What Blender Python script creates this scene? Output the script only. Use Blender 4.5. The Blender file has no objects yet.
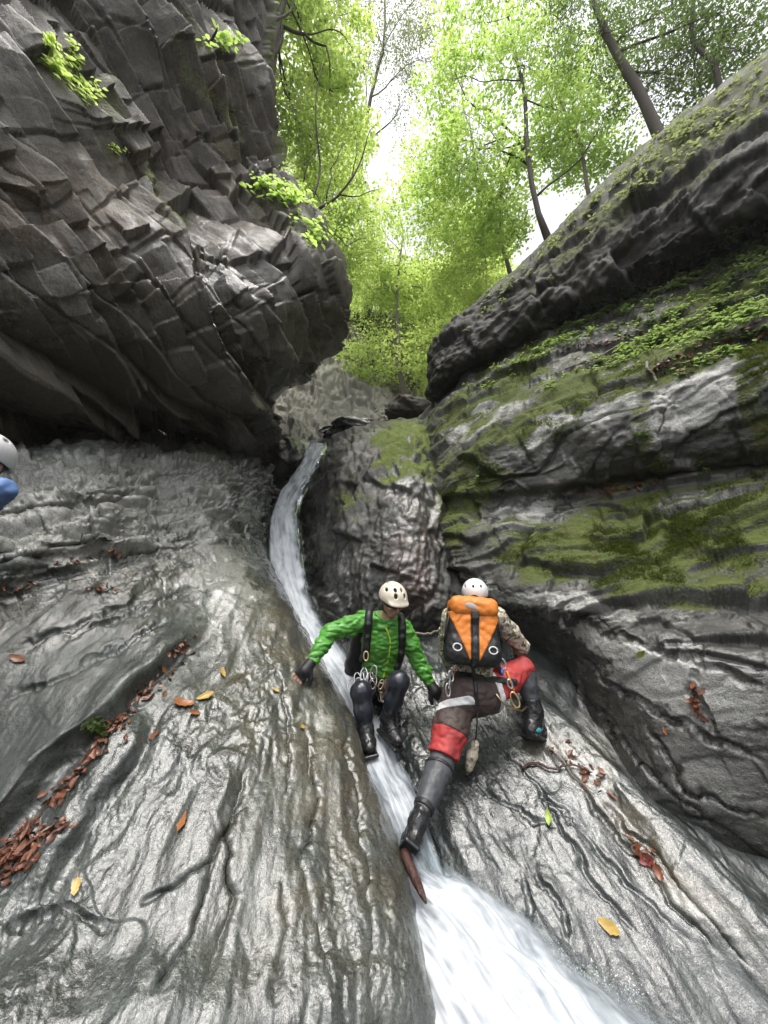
import bpy, bmesh, math, random
import numpy as np
from mathutils import Vector, Matrix

R = math.radians
scene = bpy.context.scene
COL = scene.collection

# ------------------------------------------------------------------ camera
PITCH = R(20.0)
FPX, CX, CY = 370.0, 384.0, 512.0
cam_d = bpy.data.cameras.new("camera")
cam = bpy.data.objects.new("camera", cam_d)
COL.objects.link(cam)
cam_d.sensor_fit = 'VERTICAL'
cam_d.sensor_height = 24.0
cam_d.lens = 24.0 * FPX / 1024.0
cam_d.clip_start, cam_d.clip_end = 0.02, 500.0
cam.location = (0, 0, 0)
cam.rotation_euler = (R(90) + PITCH, 0, 0)
scene.camera = cam

# ------------------------------------------------------------------ world, sun, exposure
SUN_EL, SUN_AZ = R(71), R(188)        # azimuth clockwise from +Y
world = bpy.data.worlds.new("World")
scene.world = world
world.use_nodes = True
wt = world.node_tree
wt.nodes.clear()
wo = wt.nodes.new('ShaderNodeOutputWorld')
bg = wt.nodes.new('ShaderNodeBackground')
sky = wt.nodes.new('ShaderNodeTexSky')
sky.sky_type = 'NISHITA'
sky.sun_disc = False
sky.sun_elevation = SUN_EL
sky.sun_rotation = SUN_AZ
sky.air_density = 1.0
sky.dust_density = 4.0
hs = wt.nodes.new('ShaderNodeHueSaturation')
hs.inputs['Saturation'].default_value = 0.16
hs.inputs['Value'].default_value = 1.0
wt.links.new(sky.outputs[0], hs.inputs['Color'])
wt.links.new(hs.outputs[0], bg.inputs['Color'])
bg.inputs['Strength'].default_value = 0.15
wt.links.new(bg.outputs[0], wo.inputs['Surface'])

sun_d = bpy.data.lights.new("sun", 'SUN')
sun_d.energy = 0.85
sun_d.angle = R(20)
sun_d.color = (1.0, 0.95, 0.86)
sun = bpy.data.objects.new("sun", sun_d)
COL.objects.link(sun)
_sd = Vector((math.sin(SUN_AZ) * math.cos(SUN_EL), math.cos(SUN_AZ) * math.cos(SUN_EL), math.sin(SUN_EL)))
sun.rotation_euler = _sd.to_track_quat('Z', 'Y').to_euler()

scene.view_settings.view_transform = 'Standard'
scene.view_settings.look = 'None'
scene.view_settings.gamma = 1.0
scene.view_settings.use_curve_mapping = False
scene.view_settings.exposure = 1.4
scene.render.engine = 'CYCLES'
scene.cycles.max_bounces = 8
scene.cycles.diffuse_bounces = 4
scene.cycles.glossy_bounces = 3
scene.cycles.transmission_bounces = 5
scene.cycles.transparent_max_bounces = 12
scene.cycles.sample_clamp_indirect = 6.0
scene.cycles.caustics_reflective = False
scene.cycles.caustics_refractive = False

# ------------------------------------------------------------------ geometry helpers
CP, SP = math.cos(PITCH), math.sin(PITCH)

def P(px, py, t):
    """a point t metres in front of the camera in the direction of photo pixel px, py"""
    u = (px - CX) / FPX
    v = (CY - py) / FPX
    return np.array([u * t, (CP - v * SP) * t, (SP + v * CP) * t])

def pix(p):
    p = np.asarray(p)
    x, y, z = p[..., 0], p[..., 1], p[..., 2]
    f = y * CP + z * SP
    f = np.where(np.abs(f) < 1e-4, 1e-4, f)
    up = -y * SP + z * CP
    return CX + FPX * x / f, CY - FPX * up / f, f

_rng = np.random.RandomState(7)
PERM = _rng.permutation(256)
PERM = np.concatenate([PERM, PERM, PERM]).astype(np.int64)
_g = _rng.normal(size=(256, 3))
GRAD = (_g / np.linalg.norm(_g, axis=1)[:, None]).astype(np.float32)
RND = _rng.uniform(-1, 1, (256, 8)).astype(np.float32)

def _hash(xi, yi, zi):
    return PERM[PERM[PERM[xi & 255] + (yi & 255)] + (zi & 255)]

def perlin(p):
    p = np.asarray(p, np.float32)
    i = np.floor(p).astype(np.int64)
    f = p - i
    w = f * f * f * (f * (f * 6 - 15) + 10)
    out = np.zeros(len(p), np.float32)
    for dx in (0, 1):
        wx = w[:, 0] if dx else 1 - w[:, 0]
        for dy in (0, 1):
            wy = w[:, 1] if dy else 1 - w[:, 1]
            for dz in (0, 1):
                wz = w[:, 2] if dz else 1 - w[:, 2]
                g = GRAD[_hash(i[:, 0] + dx, i[:, 1] + dy, i[:, 2] + dz)]
                d = (f[:, 0] - dx) * g[:, 0] + (f[:, 1] - dy) * g[:, 1] + (f[:, 2] - dz) * g[:, 2]
                out += wx * wy * wz * d
    return out * 1.6

def fbm(p, octv=4, lac=2.1, gain=0.5, ridge=False):
    a, s, o = 1.0, 1.0, 0
    for k in range(octv):
        n = perlin(p * s + 17.3 * k)
        if ridge:
            n = 1 - 2 * np.abs(n)
        o = o + a * n
        a *= gain
        s *= lac
    return o

def bricks(a, b, sa, sb, seed, soft=0.06, groove=0.5):
    """joint blocks: layers across b, each broken along a; every block has its own height and tilt.
    returns the height and the distance (in cells) to the nearest joint"""
    bw = b / sb
    p1 = np.stack([bw * 0.43, np.full_like(bw, 3.7 + seed), np.full_like(bw, 1.3)], 1)
    bw = bw + 0.75 * perlin(p1)
    i = np.floor(bw).astype(np.int64)
    fb = (bw - i).astype(np.float32)
    r = RND[_hash(i, i * 0 + seed * 13, i * 0 + 5)]
    aw = a / sa * (1.0 + 0.45 * r[:, 0]) + 7.3 * r[:, 1]
    p2 = np.stack([aw * 0.5, bw * 0 + 0.5 * i, np.full_like(bw, 9.1 + seed)], 1)
    aw = aw + 0.6 * perlin(p2)
    j = np.floor(aw).astype(np.int64)
    fa = (aw - j).astype(np.float32)
    r = RND[_hash(i + 11, j + seed * 7, i * 0 + 91)]
    h = 0.60 * r[:, 2] + (fb - 0.5) * (0.85 + 1.0 * r[:, 3]) + (fa - 0.5) * 1.5 * r[:, 4]
    h = h - groove * (1 - sstep(np.minimum(fb, 1 - fb), 0, soft)) * (r[:, 5] > -0.3)
    e = np.minimum(np.minimum(fb, 1 - fb), np.minimum(fa, 1 - fa) * sa / sb)
    return h, e

def sstep(x, a, b):
    t = np.clip((x - a) / (b - a), 0, 1)
    return t * t * (3 - 2 * t)

def _upsample(A, counts, smooth):
    n = len(A)
    ch = [max(1e-6, float(np.mean(np.linalg.norm(A[i + 1] - A[i], axis=-1)))) for i in range(n - 1)]
    T = []
    for i in range(n):
        if i == 0:
            T.append((A[1] - A[0]) / ch[0])
        elif i == n - 1:
            T.append((A[-1] - A[-2]) / ch[-1])
        else:
            a, b = (A[i] - A[i - 1]) / ch[i - 1], (A[i + 1] - A[i]) / ch[i]
            T.append((a * ch[i] + b * ch[i - 1]) / (ch[i] + ch[i - 1]))
    out = []
    for i in range(n - 1):
        m = counts[i]
        for k in range(m):
            s = k / m
            if smooth:
                h00, h10 = 2 * s**3 - 3 * s**2 + 1, s**3 - 2 * s**2 + s
                h01, h11 = -2 * s**3 + 3 * s**2, s**3 - s**2
                out.append(h00 * A[i] + h10 * ch[i] * T[i] + h01 * A[i + 1] + h11 * ch[i] * T[i + 1])
            else:
                out.append(A[i] * (1 - s) + A[i + 1] * s)
    out.append(A[-1])
    return np.array(out)

def net(rows, step=1.3, smooth_rows=True, smooth_cols=True, relax=0):
    """rows of control points (world) -> dense grid [m, n, 3], sampled about every `step` photo pixels"""
    A = np.array(rows, float)
    px, py, f = pix(A)
    bad = f < 0.3
    def cnt(ax):
        d = np.hypot(np.diff(px, axis=ax), np.diff(py, axis=ax))
        b = bad[1:] | bad[:-1] if ax == 0 else bad[:, 1:] | bad[:, :-1]
        mx = 0.5 * (px[1:] + px[:-1]) if ax == 0 else 0.5 * (px[:, 1:] + px[:, :-1])
        my = 0.5 * (py[1:] + py[:-1]) if ax == 0 else 0.5 * (py[:, 1:] + py[:, :-1])
        off = (mx < -20) | (mx > 790) | (my < -20) | (my > 1045)
        d = np.where(off, d * 0.35, d)
        d = np.where(b, 30, d)
        m = np.percentile(d, 75, axis=1 - ax)
        return [int(min(400, max(4, v / step))) for v in m]
    cr, cc = cnt(0), cnt(1)
    A = _upsample(A, cr, smooth_rows)
    A = _upsample(np.swapaxes(A, 0, 1), cc, smooth_cols)
    A = np.swapaxes(A, 0, 1)
    for _ in range(relax):
        B = A.copy()
        B[1:-1] = (A[:-2] + 2 * A[1:-1] + A[2:]) / 4
        B[:, 1:-1] = (B[:, :-2] + 2 * B[:, 1:-1] + B[:, 2:]) / 4
        A = B
    return A

def gnormals(A):
    du = np.gradient(A, axis=0)
    dv = np.gradient(A, axis=1)
    n = np.cross(du, dv)
    n /= np.maximum(np.linalg.norm(n, axis=-1, keepdims=True), 1e-9)
    return n

def face_cam(A):
    """normals turned to the camera side"""
    n = gnormals(A)
    if np.median((n * A).sum(-1)) > 0:
        n = -n
    return n

def blur_grid(N, k):
    for _ in range(k):
        M = N.copy()
        M[1:-1] = (N[:-2] + 2 * N[1:-1] + N[2:]) / 4
        N = M.copy()
        N[:, 1:-1] = (M[:, :-2] + 2 * M[:, 1:-1] + M[:, 2:]) / 4
    return N

def mesh_np(name, verts, quads, mat=None, attrs=None, smooth=True, parent=None, matidx=None, mats=None):
    verts = np.asarray(verts, np.float32)
    quads = np.asarray(quads, np.int32)
    me = bpy.data.meshes.new(name)
    nf, k = quads.shape
    me.vertices.add(len(verts))
    me.vertices.foreach_set('co', verts.ravel())
    me.loops.add(nf * k)
    me.loops.foreach_set('vertex_index', quads.ravel())
    me.polygons.add(nf)
    me.polygons.foreach_set('loop_start', np.arange(0, nf * k, k, dtype=np.int32))
    me.polygons.foreach_set('loop_total', np.full(nf, k, np.int32))
    for a, v in (attrs or {}).items():
        v = np.asarray(v, np.float32)
        if v.ndim == 2:
            at = me.attributes.new(a, 'FLOAT_VECTOR', 'POINT')
            at.data.foreach_set('vector', v.ravel())
        else:
            at = me.attributes.new(a, 'FLOAT', 'POINT')
            at.data.foreach_set('value', v.ravel())
    for m in (mats or ([mat] if mat else [])):
        me.materials.append(m)
    if matidx is not None:
        me.polygons.foreach_set('material_index', np.asarray(matidx, np.int32))
    me.polygons.foreach_set('use_smooth', np.full(nf, smooth, bool))
    me.update(calc_edges=True)
    me.validate()
    ob = bpy.data.objects.new(name, me)
    COL.objects.link(ob)
    if parent:
        ob.parent = parent
    return ob

def grid_quads(m, n, flip=False):
    i = np.arange(m * n).reshape(m, n)
    q = np.stack([i[:-1, :-1], i[:-1, 1:], i[1:, 1:], i[1:, :-1]], -1).reshape(-1, 4)
    return q[:, ::-1] if flip else q

def grid_obj(name, A, mat, attrs=None, ref=None, smooth=True):
    m, n = A.shape[:2]
    g = gnormals(A)
    flip = ref is not None and np.mean((g * ref).sum(-1)) > 0
    at = {k: (v.reshape(-1, 3) if v.ndim == 3 else v.ravel()) for k, v in (attrs or {}).items()}
    return mesh_np(name, A.reshape(-1, 3), grid_quads(m, n, flip), mat, at, smooth)

def blob(px, py, items):
    """soft mask from ellipses (cx, cy, rx, ry, degrees, weight) evaluated at photo pixels"""
    o = np.zeros_like(px)
    for cx, cy, rx, ry, a, w in items:
        c, s = math.cos(R(a)), math.sin(R(a))
        dx, dy = px - cx, py - cy
        d = ((c * dx + s * dy) / rx) ** 2 + ((-s * dx + c * dy) / ry) ** 2
        o = np.maximum(o, w * np.exp(-d * 0.9))
    return o

def tag(o, label=None, cat=None, group=None, kind=None):
    for k, v in (('label', label), ('category', cat), ('group', group), ('kind', kind)):
        if v:
            o[k] = v
    return o

def empty(name, loc, label=None, cat=None, group=None):
    o = bpy.data.objects.new(name, None)
    o.empty_display_size = 0.1
    COL.objects.link(o)
    o.location = loc
    return tag(o, label, cat, group)

def adopt(ob, parent):
    """make ob (built in world coordinates) a child of a thing that stands somewhere else"""
    ob.parent = parent
    ob.matrix_parent_inverse = Matrix.Translation(-Vector(parent.location))
    return ob

# ------------------------------------------------------------------ material helpers
def mat_new(name):
    m = bpy.data.materials.new(name)
    m.use_nodes = True
    nt = m.node_tree
    b = nt.nodes['Principled BSDF']
    return m, nt, b

def nd(nt, typ, ins=None, **props):
    n = nt.nodes.new(typ)
    for k, v in props.items():
        setattr(n, k, v)
    for k, v in (ins or {}).items():
        if isinstance(v, bpy.types.NodeSocket):
            nt.links.new(v, n.inputs[k])
        else:
            n.inputs[k].default_value = v
    return n

def rgb(c):
    return (c[0], c[1], c[2], 1.0)

def mixc(nt, fac, a, b, mode='MIX'):
    n = nt.nodes.new('ShaderNodeMix')
    n.data_type = 'RGBA'
    n.blend_type = mode
    n.clamp_factor = True
    for sock, v in ((n.inputs[0], fac), (n.inputs[6], a), (n.inputs[7], b)):
        if isinstance(v, bpy.types.NodeSocket):
            nt.links.new(v, sock)
        else:
            sock.default_value = v if not isinstance(v, tuple) else (rgb(v) if len(v) == 3 else v)
    return n.outputs[2]

def mth(nt, op, a, b=0.0, c=None, clamp=False):
    n = nt.nodes.new('ShaderNodeMath')
    n.operation = op
    n.use_clamp = clamp
    for i, v in enumerate((a, b) if c is None else (a, b, c)):
        if isinstance(v, bpy.types.NodeSocket):
            nt.links.new(v, n.inputs[i])
        else:
            n.inputs[i].default_value = v
    return n.outputs[0]

def ramp(nt, fac, a, b, lo=0.0, hi=1.0):
    n = nt.nodes.new('ShaderNodeMapRange')
    n.interpolation_type = 'SMOOTHSTEP'
    nt.links.new(fac, n.inputs[0])
    n.inputs[1].default_value, n.inputs[2].default_value = a, b
    n.inputs[3].default_value, n.inputs[4].default_value = lo, hi
    return n.outputs[0]

def noise(nt, vec, scale, detail=5.0, rough=0.55, dist=0.0):
    n = nt.nodes.new('ShaderNodeTexNoise')
    nt.links.new(vec, n.inputs['Vector'])
    n.inputs['Scale'].default_value = scale
    n.inputs['Detail'].default_value = detail
    n.inputs['Roughness'].default_value = rough
    n.inputs['Distortion'].default_value = dist
    return n.outputs['Fac']

def attr(nt, name):
    n = nt.nodes.new('ShaderNodeAttribute')
    n.attribute_name = name
    return n

def rock_mat(name, base=(0.15, 0.155, 0.14), dark=(0.05, 0.05, 0.046), brown=(0.16, 0.115, 0.07),
             pale=(0.33, 0.33, 0.30), moss=(0.075, 0.105, 0.015), rough=(0.28, 0.65), bump=0.5, bscale=1.0,
             wet_rough=0.12, pale_amt=0.5):
    m, nt, b = mat_new(name)
    rc = attr(nt, 'rc').outputs['Vector']
    geo = nt.nodes.new('ShaderNodeNewGeometry')
    pos = geo.outputs['Position']
    n1 = noise(nt, rc, 1.6, 6, 0.6, 0.6)
    n2 = noise(nt, rc, 9.0, 8, 0.65, 0.4)
    n3 = noise(nt, pos, 5.0, 6, 0.6, 0.3)
    n4 = noise(nt, pos, 42.0, 4, 0.6)
    n5 = noise(nt, rc, 26.0, 6, 0.7, 0.2)
    n6 = noise(nt, pos, 170.0, 3, 0.7)
    n7 = noise(nt, pos, 75.0, 4, 0.7, 0.8)
    n0 = noise(nt, pos, 1.1, 4, 0.6, 0.8)
    c = mixc(nt, ramp(nt, n1, 0.36, 0.60), dark, base)
    c = mixc(nt, ramp(nt, n0, 0.42, 0.64, 0.55, 0.0), c, tuple(0.6 * x for x in dark))
    c = mixc(nt, ramp(nt, n2, 0.35, 0.75, 0.0, 0.75), c, tuple(x * 1.5 for x in base))
    c = mixc(nt, ramp(nt, n5, 0.52, 0.36, 0.0, 0.6), c, dark)
    br = attr(nt, 'brown').outputs['Fac']
    bm = mth(nt, 'MULTIPLY', br, ramp(nt, n3, 0.30, 0.62, 0.1, 1.0), clamp=True)
    c = mixc(nt, bm, c, mixc(nt, n2, tuple(x * 0.55 for x in brown), tuple(x * 1.35 for x in brown)))
    # pale lichen / dry weathered patches / painted bounce light, with edges of their own
    li = attr(nt, 'lichen_and_light').outputs['Fac']
    lm = mth(nt, 'ADD', mth(nt, 'MULTIPLY', li, 0.42), mth(nt, 'MULTIPLY', n3, 0.55))
    lm = mth(nt, 'ADD', lm, mth(nt, 'MULTIPLY', n5, 0.25))
    lmask = mth(nt, 'MULTIPLY', ramp(nt, lm, 0.58, 0.68), pale_amt)
    c = mixc(nt, lmask, c, mixc(nt, n4, tuple(x * 0.7 for x in pale), tuple(x * 1.25 for x in pale)))
    # moss
    mo = attr(nt, 'moss').outputs['Fac']
    sx = nt.nodes.new('ShaderNodeSeparateXYZ')
    nt.links.new(geo.outputs['Normal'], sx.inputs[0])
    up = ramp(nt, sx.outputs['Z'], -0.1, 0.5, 0.5, 1.0)
    mm = mth(nt, 'ADD', mth(nt, 'MULTIPLY', mth(nt, 'MULTIPLY', mo, up), 0.62), mth(nt, 'MULTIPLY', n3, 0.35))
    mm = mth(nt, 'ADD', mm, mth(nt, 'MULTIPLY', n4, 0.22))
    mmask = ramp(nt, mm, 0.48, 0.64)
    mcol = mixc(nt, n4, tuple(x * 0.45 for x in moss), tuple(x * 1.6 for x in moss))
    mcol = mixc(nt, ramp(nt, n2, 0.4, 0.7), mcol, tuple(x * y for x, y in zip(moss, (1.5, 1.35, 1.2))))
    mcol = mixc(nt, ramp(nt, n3, 0.55, 0.75, 0, 0.5), mcol, (0.09, 0.07, 0.025))
    c = mixc(nt, mmask, c, mcol)
    gr = mth(nt, 'MULTIPLY', ramp(nt, n6, 0.30, 0.70, 0.62, 1.38), ramp(nt, n7, 0.30, 0.55, 0.55, 1.1))
    c = mixc(nt, 1.0, c, gr, 'MULTIPLY')
    nt.links.new(c, b.inputs['Base Color'])
    # wetness
    we = attr(nt, 'wet').outputs['Fac']
    wn = noise(nt, rc, 5.0, 5, 0.6, 0.5)
    wm = ramp(nt, mth(nt, 'ADD', we, mth(nt, 'MULTIPLY', wn, 0.9)), 0.50, 0.98)
    r0 = mth(nt, 'MULTIPLY_ADD', n2, rough[1] - rough[0], rough[0])
    mx = nt.nodes.new('ShaderNodeMix')
    nt.links.new(wm, mx.inputs[0]); nt.links.new(r0, mx.inputs[2]); mx.inputs[3].default_value = wet_rough
    rr = mth(nt, 'MAXIMUM', mx.outputs[0], mth(nt, 'MULTIPLY', mmask, 0.85))
    nt.links.new(rr, b.inputs['Roughness'])
    b.inputs['Specular IOR Level'].default_value = 0.5
    b.inputs['Coat IOR'].default_value = 1.48
    cw = mth(nt, 'MULTIPLY', wm, mth(nt, 'SUBTRACT', 1.0, mmask))
    nt.links.new(cw, b.inputs['Coat Weight'])
    b.inputs['Coat Roughness'].default_value = wet_rough
    bh = mth(nt, 'ADD', mth(nt, 'MULTIPLY', n5, 0.5), mth(nt, 'MULTIPLY', n2, 0.8))
    bh = mth(nt, 'ADD', bh, mth(nt, 'MULTIPLY', n4, mth(nt, 'MULTIPLY_ADD', mmask, 0.9, 0.22)))
    bh = mth(nt, 'ADD', bh, mth(nt, 'MULTIPLY', n7, 0.30))
    bh = mth(nt, 'ADD', bh, mth(nt, 'MULTIPLY', n6, 0.12))
    bp = nd(nt, 'ShaderNodeBump', {'Strength': bump, 'Distance': 0.03 * bscale, 'Height': bh})
    nt.links.new(bp.outputs[0], b.inputs['Normal'])
    bp2 = nd(nt, 'ShaderNodeBump', {'Strength': bump * 0.55, 'Distance': 0.03 * bscale, 'Height': mth(nt, 'ADD', mth(nt, 'ADD', n2, mth(nt, 'MULTIPLY', n5, 0.45)), mth(nt, 'MULTIPLY', n7, 0.30))})
    nt.links.new(bp2.outputs[0], b.inputs['Coat Normal'])
    return m

def simple_mat(name, col, rough=0.6, var=0.25, scale=30.0, bump=0.15, spec=0.5, metal=0.0, bdist=0.004, coat=0.0, dirt=0.0):
    m, nt, b = mat_new(name)
    geo = nt.nodes.new('ShaderNodeNewGeometry')
    n = noise(nt, geo.outputs['Position'], scale, 5, 0.6)
    n2 = noise(nt, geo.outputs['Position'], scale * 5, 3, 0.6)
    c = mixc(nt, n, tuple(x * (1 - var) for x in col), tuple(min(1, x * (1 + var)) for x in col))
    if dirt:
        n3 = noise(nt, geo.outputs['Position'], 9.0, 5, 0.65, 0.5)
        c = mixc(nt, ramp(nt, n3, 0.48, 0.70, 0.0, dirt), c, tuple(0.22 * x + 0.012 for x in col))
    nt.links.new(c, b.inputs['Base Color'])
    nt.links.new(mth(nt, 'MULTIPLY_ADD', n2, 0.25, max(0.02, rough - 0.12)), b.inputs['Roughness'])
    b.inputs['Specular IOR Level'].default_value = spec
    b.inputs['Metallic'].default_value = metal
    b.inputs['Coat Weight'].default_value = coat
    if bump:
        bp = nd(nt, 'ShaderNodeBump', {'Strength': bump, 'Distance': bdist, 'Height': mth(nt, 'ADD', n, mth(nt, 'MULTIPLY', n2, 0.5))})
        nt.links.new(bp.outputs[0], b.inputs['Normal'])
    return m
# ------------------------------------------------------------------ rock materials
M_SLAB = rock_mat('slab_rock', base=(0.060, 0.069, 0.063), dark=(0.020, 0.024, 0.022), brown=(0.090, 0.073, 0.043),
                  pale=(0.24, 0.24, 0.215), rough=(0.22, 0.6), bump=0.36, wet_rough=0.19, pale_amt=0.8)
M_BED = rock_mat('bed_rock', base=(0.042, 0.049, 0.047), dark=(0.015, 0.018, 0.017), brown=(0.090, 0.073, 0.043),
                  pale=(0.24, 0.24, 0.215), rough=(0.22, 0.6), bump=0.36, wet_rough=0.15, pale_amt=0.8)
M_WALL = rock_mat('cliff_rock', base=(0.074, 0.066, 0.052), dark=(0.014, 0.0125, 0.010), brown=(0.090, 0.062, 0.034),
                  pale=(0.19, 0.18, 0.155), moss=(0.10, 0.12, 0.03), rough=(0.35, 0.75), bump=0.6, wet_rough=0.2)
M_MOSSY = rock_mat('mossy_rock', base=(0.066, 0.067, 0.060), dark=(0.016, 0.0165, 0.015), brown=(0.07, 0.045, 0.025),
                   pale=(0.34, 0.34, 0.32), moss=(0.052, 0.070, 0.010), rough=(0.35, 0.7), bump=0.6, wet_rough=0.16, pale_amt=0.85)
M_TOP_SHADED = rock_mat('shaded_buttress_rock', base=(0.045, 0.044, 0.039), dark=(0.012, 0.012, 0.010), brown=(0.05, 0.036, 0.022),
                 pale=(0.15, 0.15, 0.14), moss=(0.048, 0.058, 0.014), rough=(0.5, 0.85), bump=0.7, wet_rough=0.3)  # darker than the other rock: leaf shade overhead put into the colour
M_WETROCK = rock_mat('wet_dark_rock', base=(0.062, 0.063, 0.056), dark=(0.015, 0.015, 0.013), brown=(0.075, 0.042, 0.028),
                     pale=(0.22, 0.22, 0.20), rough=(0.25, 0.6), bump=0.7, wet_rough=0.10, pale_amt=0.35)

def frame_from(e1, n):
    e1 = e1 / np.linalg.norm(e1)
    n = n - e1 * np.dot(n, e1)
    n = n / np.linalg.norm(n)
    return np.stack([e1, np.cross(n, e1), n])

def rocked(A, e1, stretch, cell, amp, fine, crack=0.02, seed=0, warp=0.35, ampmap=None, cell2=0.36, ridge=0.0, nblur=6, flute=0.0, tilt=0.0, terr=None, w2amp=0.5, w3amp=0.2, mstretch=1.6, grit=0.0, nsm=1, groove=0.5):
    """push a smooth sheet into jointed, layered rock; returns the new grid and the strata-aligned coordinates"""
    m, n = A.shape[:2]
    N = face_cam(A)
    N = blur_grid(N, nblur)
    N /= np.maximum(np.linalg.norm(N, axis=-1, keepdims=True), 1e-6)
    nm = N.reshape(-1, 3).mean(0)
    F = frame_from(np.asarray(e1, float), nm)
    p = A.reshape(-1, 3)
    q = p @ F.T
    w = np.stack([perlin(p * 1.3 + 5 * seed), perlin(p * 1.3 + 40 + seed), perlin(p * 1.3 + 80 - seed)], 1)
    w2 = np.stack([perlin(p * 5.0 + 15 * seed), perlin(p * 5.0 + 50 + seed), perlin(p * 5.0 + 70 - seed)], 1)
    rc = q * np.array([1.0 / stretch, 1.0, 1.0])
    qq = q + warp * cell * w + 0.16 * warp * cell * w2
    sa, sb = cell * stretch, cell
    h1, c1 = bricks(qq[:, 0], qq[:, 1] + 0.6 * qq[:, 2], sa, sb, seed, groove=groove)
    qq = q + warp * 0.6 * cell * w[:, ::-1] + 0.11 * warp * cell * w2
    a2, b2 = qq[:, 0] * math.cos(tilt + 0.12) + qq[:, 1] * math.sin(tilt + 0.12), -qq[:, 0] * math.sin(tilt + 0.12) + qq[:, 1] * math.cos(tilt + 0.12)
    h2, c2 = bricks(a2, b2 + 0.5 * qq[:, 2], sa * cell2, sb * cell2, seed + 3, groove=groove)
    h3, c3 = bricks(qq[:, 0] + 0.3 * qq[:, 1], qq[:, 1] - 0.25 * qq[:, 0], sa * cell2 ** 2 * 1.1, sb * cell2 ** 2 * 1.1, seed + 6, groove=groove)
    low = sstep(perlin(p * 0.9 / cell * 0.6 + 3.1), -0.35, 0.4)
    d = amp * h1 + amp * w2amp * h2 * (0.35 + 0.9 * low) + amp * w3amp * h3 * (0.3 + 1.0 * (1 - low))
    cm = sstep(perlin(rc / cell * 0.5 + 9.7), -0.25, 0.35)
    d -= crack * cm * (1 - sstep(c1, 0.0, 0.05)) + 0.4 * crack * (1 - cm) * (1 - sstep(c2, 0.0, 0.07))
    d = blur_grid(d.reshape(m, n), nsm).ravel()
    d += fine * fbm(rc * 1.5 / cell, 6, 2.1, 0.55)
    if grit:
        d += grit * fbm(q * np.array([5.0, 11.0, 9.0]) + 0.3 * w2, 5, 2.2, 0.62) * (0.25 + 1.1 * sstep(perlin(q * np.array([0.7, 1.6, 1.2]) + 7.7), -0.25, 0.4))
    if flute:
        d += flute * fbm(q * np.array([0.5, 2.6, 1.5]) + 0.35 * w, 3, 2.2, 0.5)
        d += 0.13 * flute * fbm(q * np.array([0.9, 7.5, 3.0]) + 0.25 * w, 3, 2.2, 0.5, True) * sstep(perlin(q * np.array([0.6, 1.3, 1.0]) + 4.4), -0.35, 0.35)
    if ridge:
        d += ridge * fbm(rc * np.array([2.2, 9.0, 6.0]) + 0.4 * w2, 4, 2.0, 0.6)
    if terr:
        for ta, ts, tf in terr:          # flakes: stepped contours of a stretched noise
            t = fbm(q * np.array([0.28, 1.0, 0.8]) * tf + 0.5 * w + 0.12 * w2, 5, 2.1, 0.52) * ta / ts
            i = np.floor(t); f = t - i
            d += ts * (i + 0.30 * f + 0.70 * sstep(f, 0.80, 1.0))
    if ampmap is not None:
        d *= ampmap.ravel()
    B = A + d.reshape(m, n, 1) * N
    rc = q * np.array([1.0 / min(stretch, mstretch), 1.0, 1.0])
    return B, rc.reshape(m, n, 3), N

def masks(A, moss=(), brown=(), wet=(), lichen_and_light=(), base=(0, 0, 0, 0)):
    px, py, f = pix(A)
    px = np.where(f < 0.2, -900, px)
    jit = perlin(A.reshape(-1, 3) * 2.5).reshape(px.shape) * 22
    jj = perlin(A.reshape(-1, 3) * 2.5 + 33).reshape(px.shape) * 16
    px, py = px + jit, py + jj
    out = {}
    for k, items, b0 in (('moss', moss, base[0]), ('brown', brown, base[1]), ('wet', wet, base[2]), ('lichen_and_light', lichen_and_light, base[3])):
        out[k] = np.clip(b0 + blob(px, py, items), 0, 1)
    return out

def cracked(A, N, lines, depth, width):
    """open joints: narrow V grooves along jagged lines, one lip standing a little higher than the other"""
    px, py, f = pix(A)
    w = perlin(A.reshape(-1, 3) * 9.0).reshape(px.shape) * 6 + perlin(A.reshape(-1, 3) * 30.0).reshape(px.shape) * 2.2
    px = px + w
    py = py + perlin(A.reshape(-1, 3) * 9.0 + 21).reshape(px.shape) * 6 + perlin(A.reshape(-1, 3) * 30.0 + 7).reshape(px.shape) * 2.2
    d = np.zeros_like(px)
    for k, ln in enumerate(lines):
        best = np.full_like(px, 1e9); sgn = np.zeros_like(px); tt = np.zeros_like(px)
        n = len(ln) - 1
        for i in range(n):
            (x0, y0), (x1, y1) = ln[i], ln[i + 1]
            dx, dy = x1 - x0, y1 - y0
            L2 = dx * dx + dy * dy
            s = np.clip(((px - x0) * dx + (py - y0) * dy) / L2, 0, 1)
            ex, ey = px - x0 - s * dx, py - y0 - s * dy
            q = np.hypot(ex, ey)
            m = q < best
            best = np.where(m, q, best); sgn = np.where(m, np.sign(ex * dy - ey * dx), sgn); tt = np.where(m, (i + s) / n, tt)
        dm = np.where(f > 0.3, best * np.abs(f) / FPX, 9.0)
        fade = np.clip(np.minimum(tt, 1 - tt) * 5, 0.0, 1) * (0.5 + 0.5 * sstep(w, -4, 4))
        d -= depth * fade * np.exp(-(dm / width) ** 2)
        d += 0.30 * depth * fade * (sgn > 0) * np.exp(-dm / (width * 5))
    return A + d[..., None] * N

SURF = {}

# ------------------------------------------------------------------ the stream bed slab under the climbers
XS_Y = np.array([0.6, 1.4, 1.8, 2.16, 2.5, 2.93, 3.2, 3.7, 4.6])
XS_X = np.array([1.9, 1.3, 0.95, 0.60, 0.27, 0.06, -0.12, -0.50, -0.95])

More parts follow.
